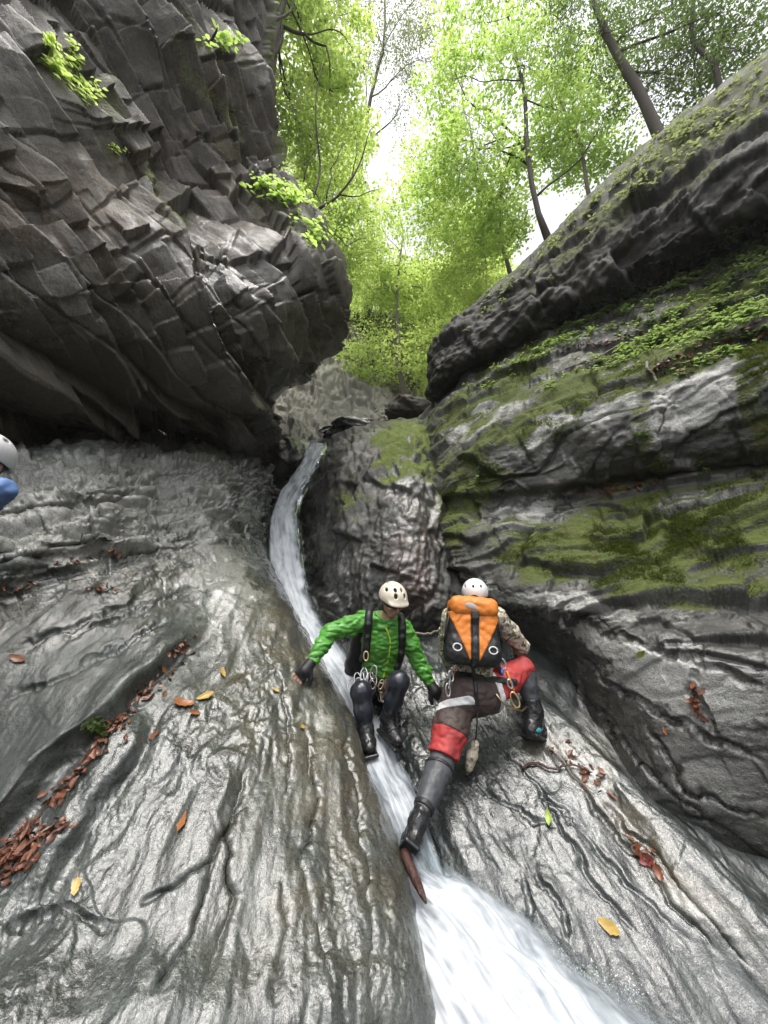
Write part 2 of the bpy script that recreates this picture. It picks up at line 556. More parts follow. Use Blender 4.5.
def z_slab(x, y):
    z = -1.08 + 0.765 * (y - 2.68)
    xs = np.interp(y, XS_Y, XS_X)
    wid = np.interp(y, [1.4, 2.16, 2.6, 3.2], [0.6, 0.42, 0.22, 0.2])
    z = z - 0.13 * np.exp(-((x - xs) / wid) ** 2)
    xr = 1.24 + (3.2 - y) * 0.53
    z = z + 0.16 * np.exp(-((x - xr) / 0.17) ** 2) + 0.10 * sstep(x - xs, 0.2, 1.2)
    z = z - 0.10 * np.exp(-((x - xr - 0.34) / 0.16) ** 2) + 0.55 * np.maximum(0, x - xr - 0.45)
    return z

def slab():
    ys = np.concatenate([np.linspace(0.4, 1.5, 60, endpoint=False), np.linspace(1.5, 3.6, 430, endpoint=False), np.linspace(3.6, 5.2, 110)])
    xs = np.linspace(-1.1, 2.9, 560)
    X, Y = np.meshgrid(xs, ys)
    A = np.stack([X, Y, z_slab(X, Y)], -1)
    A = cracked(A, face_cam(A), [((535, 870), (560, 900), (570, 940)), ((520, 860), (530, 920), (525, 950)), ((460, 770), (500, 800), (560, 830)), ((480, 720), (520, 770), (600, 850), (700, 960)), ((560, 770), (640, 860), (720, 960)),
                              ((430, 700), (470, 690), (520, 700)), ((600, 800), (660, 860), (768, 990)), ((540, 790), (575, 850), (640, 940))], 0.026, 0.012)
    e1 = np.array([-0.25, 0.75, 0.6])
    A, rc, N = rocked(A, e1, 3.2, 0.5, 0.004, 0.012, groove=0.0, crack=0.0, seed=2, ridge=0.0015, nblur=2, warp=0.9, flute=0.03, grit=0.009)
    k = masks(A, moss=[], brown=[(660, 860, 110, 10, 48, 1.0), (565, 745, 40, 22, 0, .8), (480, 700, 60, 40, 0, .15)],
              wet=[(650, 900, 200, 46, 50, 1.0), (560, 840, 110, 26, 55, 1.0), (720, 960, 120, 40, 50, 1.0), (500, 930, 160, 40, 45, 1.0), (430, 800, 40, 90, 0, .9), (700, 980, 120, 60, 45, 1.0)],
              lichen_and_light=[(590, 760, 50, 25, 30, .6), (690, 900, 120, 8, 50, .6)], base=(0, 0.0, 0.22, 0.05))
    k['rc'] = rc
    o = grid_obj('streambed_rock', A, M_BED, k, ref=-N)
    tag(o, 'grey wet rock slab under the two climbers, sloping down to the foaming water', 'rock slab', kind='structure')
    SURF['slab'] = (A, N)

# ------------------------------------------------------------------ left slab with its rounded crest beside the stream
def left_slab():
    rows = []
    def row(*pts):
        rows.append([P(*p) for p in pts])
    # x: beyond-left, left edge, .., crest, then down into the channel
    row((-420, 1230, .95), (0, 1200, .88), (110, 1200, .93), (220, 1200, 1.0), (340, 1200, 1.1), (440, 1190, 1.2), (500, 1230, 1.28), (560, 1350, 1.32))
    row((-420, 1060, 1.1), (0, 1024, 1.08), (110, 1024, 1.12), (220, 1024, 1.17), (340, 1024, 1.26), (428, 1024, 1.36), (455, 1060, 1.52), (470, 1120, 1.62))
    row((-420, 960, 1.22), (0, 940, 1.28), (110, 940, 1.30), (220, 940, 1.36), (330, 940, 1.45), (412, 940, 1.56), (432, 965, 1.75), (440, 1010, 1.86))
    row((-420, 880, 1.36), (0, 860, 1.50), (110, 860, 1.50), (215, 860, 1.56), (310, 860, 1.68), (388, 860, 1.86), (412, 885, 2.02), (418, 925, 2.14))
    row((-420, 800, 1.55), (0, 780, 1.72), (110, 780, 1.76), (205, 780, 1.83), (290, 780, 1.98), (364, 780, 2.18), (379, 800, 2.4), (400, 830, 2.45))
    row((-420, 720, 1.75), (0, 710, 1.92), (105, 705, 2.03), (195, 705, 2.18), (275, 705, 2.36), (343, 712, 2.56), (360, 728, 2.78), (385, 755, 2.85))
    row((-420, 650, 1.95), (0, 650, 2.12), (100, 640, 2.34), (185, 640, 2.58), (262, 645, 2.80), (314, 655, 3.02), (332, 672, 3.22), (360, 700, 3.28))
    row((-420, 590, 2.1), (0, 600, 2.30), (98, 590, 2.60), (180, 590, 2.95), (248, 592, 3.22), (287, 604, 3.55), (303, 622, 3.8), (335, 650, 3.85))
    row((-420, 540, 2.3), (0, 556, 2.50), (98, 545, 2.88), (172, 545, 3.35), (226, 545, 3.75), (260, 552, 4.3), (274, 568, 4.6), (305, 592, 4.8))
    row((-420, 505, 2.45), (0, 515, 2.68), (98, 506, 3.12), (170, 506, 3.70), (218, 506, 4.25), (250, 506, 5.1), (272, 520, 5.5), (290, 545, 5.8))
    row((-420, 470, 2.6), (0, 478, 2.90), (95, 472, 3.42), (165, 468, 4.10), (212, 464, 4.75), (250, 470, 5.65), (263, 480, 6.1), (280, 500, 6.5))
    row((-420, 440, 3.1), (0, 455, 3.35), (90, 450, 3.95), (165, 444, 4.75), (210, 440, 5.40), (246, 440, 6.40), (258, 446, 6.8), (270, 460, 7.2))
    row((-420, 410, 4.4), (0, 425, 4.40), (90, 420, 5.00), (165, 414, 5.90), (210, 410, 6.60), (246, 410, 7.30), (255, 415, 7.7), (262, 430, 8.2))
    A = net(rows, 1.35)
    px, py, f = pix(A)
    # a ledge stepping down along the leaf filled crack, and layered blocks towards the foot of the wall
    def seg_d(x0, y0, x1, y1):
        dx, dy = x1 - x0, y1 - y0
        L = math.hypot(dx, dy)
        s = np.clip(((px - x0) * dx + (py - y0) * dy) / L**2, -0.4, 1.15)
        side = ((px - x0) * dy - (py - y0) * dx) / L
        return s, side
    N = blur_grid(face_cam(A), 4)
    wob = perlin(A.reshape(-1, 3) * 4.0).reshape(px.shape) * 9
    d = np.zeros_like(px)
    for x0, y0, x1, y1, h, w in ((-40, 868, 190, 642, 0.13, 8), (-20, 600, 120, 560, 0.09, 6), (-60, 545, 120, 500, 0.09, 6),
                                 (-60, 580, 230, 540, 0.08, 6), (60, 870, 150, 735, 0.06, 8)):
        s, side = seg_d(x0, y0, x1, y1)
        side = side + wob
        on = sstep(s, -0.35, 0.05) * (1 - sstep(s, 0.9, 1.12))
        ln = math.hypot(x1 - x0, y1 - y0)
        up = sstep(side, -w, w) if x1 > x0 else sstep(-side, -w, w)
        d += on * h * (up * np.exp(-np.maximum(side, 0) / 60.0)) - on * h * 0.5 * np.exp(-(side / (w * 0.9)) ** 2)
    A = A + d[..., None] * N
    A = cracked(A, N, [((250, 770), (228, 830), (232, 900), (205, 985)), ((300, 700), (318, 800), (300, 860), (330, 1000)), ((345, 700), (352, 790), (368, 880), (372, 1010)), ((140, 905), (200, 870), (248, 800)),
                       ((0, 925), (60, 905), (110, 925)), ((30, 790), (110, 730), (150, 700)), ((0, 700), (90, 660), (180, 612)), ((60, 640), (160, 600), (235, 575)), ((262, 640), (290, 720), (286, 800)),
                       ((150, 1000), (190, 930), (215, 850)), ((0, 655), (110, 610), (150, 598)), ((270, 1010), (285, 930), (278, 880))], 0.030, 0.013)
    e1 = P(312, 600, 3.4) - P(250, 950, 1.4)
    blocky = sstep(640 - py - 0.25 * px, 0, 90)
    A, rc, N = rocked(A, P(200, 540, 3.6) - P(0, 565, 2.5), 2.6, 0.28, 0.11, 0.03, crack=0.06, seed=8, ampmap=blocky, nblur=4, warp=0.45, groove=0.15, w2amp=0.45, nsm=0)
    A, rc, N = rocked(A, e1, 3.2, 0.5, 0.004, 0.014, groove=0.0, crack=0.0, seed=5, ridge=0.002, nblur=3, warp=0.9, flute=0.035, grit=0.009)
    k = masks(A, moss=[(60, 470, 60, 8, -5, .5)],
              brown=[(330, 780, 60, 170, -12, .6), (290, 640, 45, 90, -25, .7), (270, 900, 60, 80, 0, .45), (120, 560, 200, 50, -10, .35), (240, 700, 40, 60, -20, .5)],
              wet=[(150, 960, 220, 140, -15, 1.0), (240, 800, 80, 190, 15, 1.0), (330, 690, 50, 110, -10, 1.0), (385, 930, 50, 150, 0, .6), (265, 560, 20, 80, -20, 1.0)],
              lichen_and_light=[(110, 500, 180, 65, -8, 1.0), (215, 560, 40, 60, -20, .8), (310, 700, 30, 60, 0, .35)], base=(0.0, 0.08, 0.2, 0.12))  # first entry: real pale growth, strengthened to paint light below the overhang
    k['rc'] = rc
    o = grid_obj('left_slab_rock', A, M_SLAB, k, ref=-N)
    tag(o, 'broad grey rock slab rising from the stream to the foot of the overhang', 'rock slab', kind='structure')
    SURF['left'] = (A, N)

# ------------------------------------------------------------------ the overhanging left wall
def left_wall():
    ys = [-330, -150, 0, 90, 170, 230, 265, 300, 345, 395, 430, 455, 475]
    prow = [236, 255, 266, 273, 283, 322, 344, 351, 334, 290, 272, 262, 258]
    ta = [3.2, 2.8, 2.5, 2.3, 2.25, 2.2, 2.2, 2.25, 2.4, 2.7, 3.0, 3.7, 4.8]
    tb = [3.6, 3.2, 2.85, 2.65, 2.6, 2.55, 2.55, 2.6, 2.75, 3.05, 3.4, 4.1, 5.2]
    tc = [4.2, 3.85, 3.55, 3.4, 3.3, 3.2, 3.2, 3.25, 3.4, 3.7, 4.1, 4.8, 5.8]
    td = [4.9, 4.6, 4.3, 4.2, 4.1, 3.85, 3.7, 3.7, 3.85, 4.15, 4.6, 5.3, 6.4]
    te = [5.4, 5.2, 5.0, 4.9, 4.85, 4.65, 4.55, 4.55, 4.7, 5.1, 5.6, 6.1, 7.0]
    tf = [5.7, 5.6, 5.5, 5.4, 5.4, 5.5, 5.6, 5.7, 5.8, 6.1, 6.5, 6.9, 7.6]
    rows = []
    for i, y in enumerate(ys):
        x = prow[i]
        e = 0.08 * (430 - y)
        rows.append([P(-420, y - 30, ta[i] * 0.95), P(-10, y, tb[i]), P(0.36 * x, y, tc[i]), P(0.68 * x, y, td[i]), P(0.90 * x, y, te[i]),
                     P(x, y, tf[i]), P(x - 3, y, tf[i] + 0.9), P(x - 14, y, tf[i] + 2.2), P(x - 60, y, tf[i] + 4.5)])
    A = net(rows, 1.25)
    e1 = P(250, 350, 4.4) - P(110, 0, 3.6)
    px, py, f = pix(A)
    fa = np.clip(f / 4.2, 0.5, 1.25) * (0.55 + 0.45 * sstep(np.interp(py, ys, prow) - px, 5, 60))
    A, rc, N = rocked(A, e1, 1.5, 0.92, 0.27, 0.03, crack=0.06, groove=0.12, seed=11, nsm=0, ampmap=fa, warp=0.20, cell2=0.44, nblur=14, w2amp=0.46, w3amp=0.20, tilt=0.35)
    k = masks(A, moss=[(205, 80, 130, 20, 66, 1.0), (110, 110, 60, 18, 60, .9), (240, 60, 80, 14, 70, .8), (160, 190, 80, 16, 62, .8), (300, 225, 60, 20, 30, .6), (200, 250, 40, 6, 62, .55), (270, 60, 80, 8, 80, .5)],
              brown=[(60, 200, 90, 50, 20, .9), (110, 300, 90, 50, 10, .6), (60, 380, 110, 40, 0, .5), (250, 120, 60, 90, 20, .4)],
              wet=[(40, 300, 70, 40, 0, .6), (200, 300, 90, 60, 0, .4), (270, 420, 40, 60, 0, .8)],
              lichen_and_light=[(30, 110, 50, 60, 0, .6), (60, 290, 60, 30, 30, .7), (140, 260, 50, 20, 30, .5), (60, 20, 30, 30, 0, .5), (130, 360, 200, 60, 0, .8)], base=(0.0, 0.45, 0.08, 0.3))  # last entry paints bounce light on the underside as a pale tone
    k['rc'] = rc
    o = grid_obj('cliff', A, M_WALL, k, ref=-N)
    tag(o, 'dark angular overhanging cliff filling the upper left', 'cliff', kind='structure')
    SURF['wall'] = (A, N)

# ------------------------------------------------------------------ the bulge between the fall and the right wall
def bulge():
    rows = []
    def row(*pts):
        rows.append([P(*p) for p in pts])
    row((262, 470, 9.5), (285, 455, 9.3), (310, 442, 9.0), (340, 432, 8.6), (375, 424, 8.4), (410, 420, 8.4), (432, 418, 8.6), (470, 420, 9.0))
    row((268, 520, 8.0), (290, 490, 7.4), (318, 455, 7.0), (345, 438, 6.6), (378, 428, 6.4), (408, 424, 6.3), (432, 425, 6.6), (470, 430, 7.0))
    row((270, 570, 7.0), (292, 520, 6.4), (320, 472, 5.9), (348, 452, 5.5), (380, 440, 5.3), (410, 438, 5.25), (432, 440, 5.6), (470, 450, 6.0))
    row((276, 610, 6.0), (296, 560, 5.5), (322, 510, 5.1), (350, 488, 4.8), (382, 478, 4.65), (412, 474, 4.6), (434, 476, 4.95), (470, 490, 5.4))
    row((290, 650, 5.2), (304, 600, 4.9), (326, 552, 4.6), (352, 530, 4.35), (384, 522, 4.25), (414, 520, 4.2), (438, 522, 4.5), (475, 530, 5.0))
    row((310, 680, 4.6), (318, 640, 4.4), (334, 592, 4.2), (358, 570, 4.1), (388, 566, 4.0), (418, 564, 3.95), (444, 566, 4.15), (485, 570, 4.6))
    row((330, 710, 4.1), (336, 670, 4.0), (346, 630, 3.95), (366, 612, 3.9), (392, 608, 3.85), (424, 606, 3.8), (455, 606, 3.85), (500, 608, 4.2))
    row((345, 740, 3.9), (350, 705, 3.85), (358, 668, 3.9), (376, 650, 4.0), (398, 645, 4.0), (430, 642, 3.95), (468, 642, 3.9), (515, 645, 4.1))
    A = net(rows, 1.2)
    e1 = P(410, 430, 5.5) - P(330, 560, 4.5)
    A, rc, N = rocked(A, e1, 1.8, 0.45, 0.065, 0.035, crack=0.03, seed=21, nblur=6, tilt=0.5, w3amp=0.25, grit=0.014, groove=0.25)
    k = masks(A, moss=[(400, 450, 20, 30, 0, .9), (350, 500, 30, 30, 0, .45), (330, 540, 40, 20, -30, .4), (430, 450, 14, 50, 0, .8)],
              brown=[(412, 560, 22, 60, 0, 1.0), (360, 450, 50, 18, -30, .5)],
              wet=[(414, 540, 20, 110, 5, .9), (320, 600, 30, 70, 0, .5)],
              lichen_and_light=[(412, 500, 14, 60, 0, .8), (360, 450, 40, 15, -25, .6)], base=(0.10, 0.05, 0.12, 0.25))
    k['rc'] = rc
    o = grid_obj('middle_rock', A, M_WETROCK, k, ref=-N)
    tag(o, 'dark wet rock hump between the upper waterfall and the mossy right wall', 'rock', kind='structure')
    SURF['bulge'] = (A, N)

# ------------------------------------------------------------------ the ledged, mossy right wall
def right_wall():
    L = [
        [(455, 670, 4.6), (545, 700, 3.9), (640, 830, 2.62), (768, 930, 2.1), (1020, 1090, 1.7)],
        [(462, 640, 4.5), (545, 665, 3.7), (640, 795, 2.46), (768, 858, 2.0), (1020, 990, 1.62)],
        [(470, 615, 4.3), (548, 636, 3.42), (640, 708, 2.52), (768, 755, 2.05), (1020, 850, 1.66)],
        [(470, 597, 4.0), (560, 606, 3.15), (640, 628, 2.62), (768, 660, 2.12), (1020, 720, 1.68)],
        [(460, 582, 4.0), (560, 590, 3.2), (650, 598, 2.75), (768, 622, 2.28), (1020, 655, 1.8)],
        [(455, 565, 4.15), (560, 568, 3.45), (660, 570, 3.0), (768, 580, 2.55), (1020, 590, 2.05)],
        [(448, 540, 4.35), (560, 535, 3.75), (660, 525, 3.35), (768, 520, 2.9), (1020, 510, 2.35)],
        [(440, 516, 4.7), (560, 505, 4.05), (640, 490, 3.75), (768, 474, 3.3), (1020, 445, 2.65)],
        [(440, 508, 4.75), (560, 494, 4.10), (640, 479, 3.80), (768, 462, 3.36), (1020, 425, 2.7)],
        [(438, 500, 4.68), (560, 484, 4.0), (640, 466, 3.66), (768, 448, 3.25), (1020, 400, 2.6)],
        [(433, 490, 4.85), (545, 430, 4.08), (640, 398, 3.58), (768, 358, 3.12), (1020, 270, 2.45)],
        [(430, 470, 5.2), (540, 396, 4.45), (640, 364, 3.92), (768, 322, 3.40), (1020, 220, 2.7)],
        [(429, 446, 5.7), (540, 366, 5.0), (640, 338, 4.45), (768, 290, 3.88), (1020, 175, 3.15)],
        [(429, 430, 6.0), (540, 352, 5.2), (640, 320, 4.6), (768, 268, 4.05), (1020, 145, 3.3)],
        [(429, 414, 6.4), (540, 340, 5.6), (640, 298, 5.0), (768, 240, 4.4), (1020, 110, 3.6)],
        [(432, 402, 7.2), (540, 322, 6.4), (640, 275, 5.7), (768, 215, 5.0), (1020, 80, 4.2)],
    ]
    # one more station beyond the visible far end, so the wall runs on behind the bulge
    rows = []
    for ln in L:
        a = P(*ln[0])
        b = P(*ln[1])
        rows.append([a + (a - b) * 0.8 + np.array([0.8, 0.6, 0.0])] + [P(*q) for q in ln])
    A = net(rows, 1.25, smooth_rows=True, smooth_cols=True)
    A = cracked(A, face_cam(A), [((505, 625), (560, 668), (640, 765), (725, 835)), ((560, 645), (620, 690), (700, 735), (768, 765)), ((600, 632), (680, 655), (768, 690)), ((640, 720), (690, 790), (768, 820)),
                                 ((700, 640), (690, 690), (720, 740)), ((440, 514), (560, 498), (640, 478)), ((650, 470), (664, 412), (700, 372)), ((484, 520), (520, 470), (560, 430))], 0.05, 0.018)
    e1 = P(433, 478, 4.85) - P(768, 365, 3.1)
    _x, _y, _f = pix(A)
    ram = 1 - 0.75 * sstep(_y - 0.15 * (_x - 640), 615, 660)
    A, rc, N = rocked(A, e1, 1.9, 0.62, 0.085, 0.03, crack=0.04, seed=31, ampmap=ram, flute=0.05, warp=0.45, nblur=8, w2amp=0.45, w3amp=0.22, cell2=0.42, tilt=0.15, nsm=1, grit=0.012, groove=0.3)
    k = masks(A, moss=[(715, 530, 110, 36, -8, 1.0), (600, 555, 90, 22, 0, .85), (640, 515, 60, 26, -10, .8), (758, 400, 22, 60, 0, 1.0), (470, 490, 50, 14, -30, 1.0),
                       (520, 425, 120, 15, -33, 1.0), (640, 378, 70, 12, -20, .9), (490, 392, 80, 16, -35, .9), (700, 330, 100, 26, -22, .9), (560, 540, 60, 20, 0, .8), (690, 590, 100, 14, 5, .6), (450, 520, 20, 30, 0, .8), (640, 440, 12, 50, 20, .8), (740, 290, 60, 30, -20, .8)],
              brown=[(690, 350, 90, 10, -22, 1.0), (560, 690, 60, 20, 40, .6), (700, 700, 40, 20, 0, .5), (610, 485, 50, 6, -10, 1.0)],
              wet=[(660, 690, 100, 30, 25, 1.0), (640, 760, 120, 60, 30, .7), (560, 640, 60, 20, 10, .5), (690, 660, 100, 16, 10, .8)],
              lichen_and_light=[(590, 415, 70, 12, -25, 1.0), (715, 392, 70, 24, -25, 1.0), (690, 690, 70, 26, 15, 1.0), (610, 640, 40, 10, 15, .8), (560, 600, 70, 8, 5, .8), (480, 420, 40, 12, -35, .6), (700, 500, 60, 10, 0, .5), (520, 520, 40, 20, 0, .5)],  # third entry is the pale tone of a wet patch
              base=(0.22, 0.08, 0.15, 0.25))
    k['rc'] = rc
    o = grid_obj('right_wall_rock', A, M_MOSSY, k, ref=-N)
    tag(o, 'mossy ledged rock wall on the right side of the stream', 'rock wall', kind='structure')
    SURF['right'] = (A, N)

# ------------------------------------------------------------------ the big dark rock along the top right
def top_rock():
    L = [
        [(470, 420, 7.6), (560, 335, 6.9), (650, 290, 6.3), (768, 232, 5.6), (1020, 100, 4.7)],
        [(432, 404, 6.7), (535, 338, 5.9), (640, 285, 5.1), (768, 222, 4.4), (1020, 90, 3.5)],
        [(430, 392, 6.4), (528, 325, 5.5), (640, 262, 4.7), (768, 198, 4.0), (1020, 55, 3.2)],
        [(430, 374, 6.5), (524, 300, 5.55), (640, 222, 4.75), (768, 148, 4.0), (1020, -20, 3.25)],
        [(434, 356, 6.9), (526, 272, 6.0), (640, 180, 5.1), (768, 96, 4.4), (1020, -95, 3.6)],
        [(441, 347, 7.5), (534, 253, 6.6), (645, 150, 5.8), (768, 58, 5.0), (1020, -150, 4.1)],
        [(448, 345, 8.3), (540, 247, 7.6), (650, 141, 6.8), (772, 48, 6.0), (1030, -170, 5.0)],
        [(462, 352, 10.0), (556, 256, 9.4), (668, 150, 8.4), (790, 56, 7.6), (1060, -160, 6.4)],
    ]
    rows = []
    for ln in L:
        a, b = P(*ln[0]), P(*ln[1])
        rows.append([a + np.array([1.5, 2.2, -0.3]), a + np.array([0.45, 0.7, 0.0])] + [P(*q) for q in ln])
    A = net(rows, 1.25)
    e1 = P(450, 370, 7.0) - P(740, 130, 4.2)
    tam = np.repeat(1 - 0.7 * sstep(np.linspace(0, 1, A.shape[0]), 0.62, 0.80)[:, None], A.shape[1], 1)
    A, rc, N = rocked(A, e1, 1.8, 0.50, 0.12, 0.06, crack=0.05, seed=41, nblur=8, ampmap=tam, tilt=0.4, warp=0.25, w3amp=0.25, groove=0.2, grit=0.02)
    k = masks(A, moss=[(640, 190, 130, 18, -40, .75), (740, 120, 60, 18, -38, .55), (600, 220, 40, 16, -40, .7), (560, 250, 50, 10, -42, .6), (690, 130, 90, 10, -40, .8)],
              brown=[(600, 260, 60, 20, -30, .3)], wet=[], lichen_and_light=[(680, 215, 90, 20, -30, .5), (720, 160, 60, 30, -30, .4)], base=(0.30, 0.15, 0.0, 0.05))  # even moss base also darkens the top, painting leaf shade
    k['rc'] = rc
    o = grid_obj('upper_rock', A, M_TOP_SHADED, k, ref=-N)
    tag(o, 'long dark rock buttress slanting along the upper right below the trees', 'rock', kind='structure')
    SURF['top'] = (A, N)
    # slope of earth that the trees stand on, behind the buttress
    rows = [[q + np.array([0.0, 0.0, -0.10]) for q in (P(462, 356, 9.0), P(556, 262, 8.2), P(668, 158, 7.4), P(790, 64, 6.6), P(1060, -150, 5.4))]]
    b = rows[0]
    for dx, dy, dz in ((2.5, 2.0, 0.6), (8, 7, 4.5), (18, 16, 13), (34, 30, 28)):
        rows.append([q + np.array([dx, dy, dz]) for q in b])
    A = net(rows, 6)
    o = grid_obj('hillside', A, M_LITTER, {}, ref=np.array([0, 0.5, -1.0]))
    tag(o, kind='structure')

# ------------------------------------------------------------------ far end of the gorge
M_LITTER, _nt, _b = mat_new('forest_floor')
_geo = _nt.nodes.new('ShaderNodeNewGeometry')
_n1 = noise(_nt, _geo.outputs['Position'], 1.2, 5, 0.6)
_n2 = noise(_nt, _geo.outputs['Position'], 14.0, 5, 0.65)
_c = mixc(_nt, ramp(_nt, _n2, 0.35, 0.65), (0.07, 0.045, 0.025), (0.22, 0.15, 0.085))
_c = mixc(_nt, ramp(_nt, _n1, 0.5, 0.62), _c, (0.07, 0.11, 0.02))
_nt.links.new(_c, _b.inputs['Base Color'])
_b.inputs['Roughness'].default_value = 0.9
_nt.links.new(nd(_nt, 'ShaderNodeBump', {'Strength': 0.8, 'Distance': 0.08, 'Height': _n2}).outputs[0], _b.inputs['Normal'])

def far_end():
    # pale craggy rock at the head of the fall
    rows = []
    for y, x0, x1, t0, t1 in ((300, 270, 392, 16, 15), (345, 262, 396, 13.5, 13), (375, 255, 396, 12, 11.6), (400, 250, 392, 11, 10.6), (425, 245, 372, 10, 9.8), (450, 240, 356, 9.2, 9.0), (480, 236, 350, 8.6, 8.6)):
        rows.append([P(x0 + (x1 - x0) * s, y + 14 * s * (1 if y < 420 else 0), t0 + (t1 - t0) * s + 0.9 * s * s) for s in (0, .3, .6, .85, 1.0)] + [P(x1 + 25, y + 25, t1 + 3.0)])
    A = net(rows, 0.8)
    e1 = P(330, 340, 12) - P(310, 430, 10)
    A, rc, N = rocked(A, e1, 1.8, 0.7, 0.22, 0.10, crack=0.06, seed=51, ridge=0.04, nblur=4)
    k = masks(A, moss=[(370, 370, 20, 10, 0, .7), (300, 380, 30, 20, 0, .4)], brown=[(330, 400, 80, 60, 0, .6)], lichen_and_light=[(310, 390, 60, 40, 0, 1.0)], base=(.1, .1, 0, .4))
    k['rc'] = rc
    o = grid_obj('far_cliff', A, M_FAR, k, ref=-N)
    tag(o, 'pale craggy rock face at the head of the waterfall', 'cliff', kind='structure')
    # ground climbing away up the valley, one sheet to the skyline
    xs = np.linspace(-1, 1, 90)
    ys = np.linspace(0, 1, 110)
    X = np.zeros((110, 90)); Y = X.copy(); Z = X.copy()
    for i, s in enumerate(ys):
        y = 7.6 + 62 * s ** 1.5
        wdt = 5 + 75 * s
        lw = 0.15 + 78 * max(0.0, s - 0.13)
        X[i] = np.where(xs < 0, xs * min(wdt, lw), xs * wdt) + 0.4
        Y[i] = y
        Z[i] = 4.75 + 0.70 * (y - 7.6) + 0.002 * (y - 7.6) ** 2 + 0.62 * np.abs(X[i] - 0.2) * sstep(np.abs(X[i] - 0.2), 0.2, 4.0)
    A = np.stack([X, Y, Z], -1)
    A[..., 2] += (fbm(A.reshape(-1, 3) * 0.35, 4) * 0.35).reshape(110, 90)
    o = grid_obj('ground', A, M_LITTER, {}, ref=np.array([0, 0.3, -1.0]))
    tag(o, kind='structure')
    SURF['ground'] = (A, None)

M_FAR = rock_mat('far_rock', base=(0.17, 0.165, 0.135), dark=(0.055, 0.052, 0.040), brown=(0.20, 0.16, 0.10),
                 pale=(0.36, 0.345, 0.30), rough=(0.6, 0.9), bump=0.6, bscale=2.0, wet_rough=0.5, pale_amt=0.8)

def make_boulder(name, px, py, t, size, seed, mat, label, sq=(1, 1, 1), rot=0.0, group=None, wetv=0.6):
    bm = bmesh.new()
    bmesh.ops.create_icosphere(bm, subdivisions=5, radius=1.0)
    v = np.array([q.co[:] for q in bm.verts], np.float32)
    f = np.array([[q.index for q in fc.verts] for fc in bm.faces])
    bm.free()
    w = perlin(v * 1.5 + seed)
    h, c = bricks(v[:, 0] + 0.3 * w + 0.5 * v[:, 2], v[:, 1] - 0.4 * v[:, 2] + 0.2 * w, 1.0, 0.7, seed)
    r = 1 + 0.12 * h + 0.12 * fbm(v * 1.6 + seed, 5)
    p = v * r[:, None] * np.array(sq) * size
    cr, sr = math.cos(rot), math.sin(rot)
    p = p @ np.array([[cr, sr, 0], [-sr, cr, 0], [0, 0, 1.0]])
    n = len(p)
    ob = mesh_np(name, p, f, mat, {'rc': p, 'moss': np.full(n, 0.25), 'brown': np.full(n, .15), 'wet': np.full(n, wetv), 'lichen_and_light': np.full(n, .2)})
    ob.location = P(px, py, t)
    tag(ob, label, 'boulder', group)
    return ob

slab()
left_slab()
left_wall()
bulge()
right_wall()
top_rock()
far_end()
make_boulder('boulder', 283, 462, 7.6, 0.55, 3, M_WETROCK, 'wet boulder standing in for the dark cavity left of the upper fall', (0.75, 1.0, 0.9), 0.4)  # boulder placed where the cleft is only a dark cavity
make_boulder('boulder', 272, 497, 6.3, 0.24, 8, M_WETROCK, 'small glistening rock splitting the water below the larger wet boulder', (1.0, 1.0, 0.6), 0.9)
make_boulder('boulder', 360, 436, 8.0, 0.62, 5, M_WETROCK, 'dark low boulder on the skyline right of the waterfall lip', (1.3, 0.9, 0.45), 0.2)
make_boulder('boulder', 345, 446, 7.7, 0.36, 9, M_WETROCK, 'dark rock beside the lip where the water pours over', (0.9, 0.9, 0.55), 0.7)
make_boulder('boulder', 412, 412, 9.0, 0.55, 6, M_WALL, 'grey rounded boulder under the end of the upper right rock', (1.2, 0.9, 0.6), 0.5, wetv=0.1)

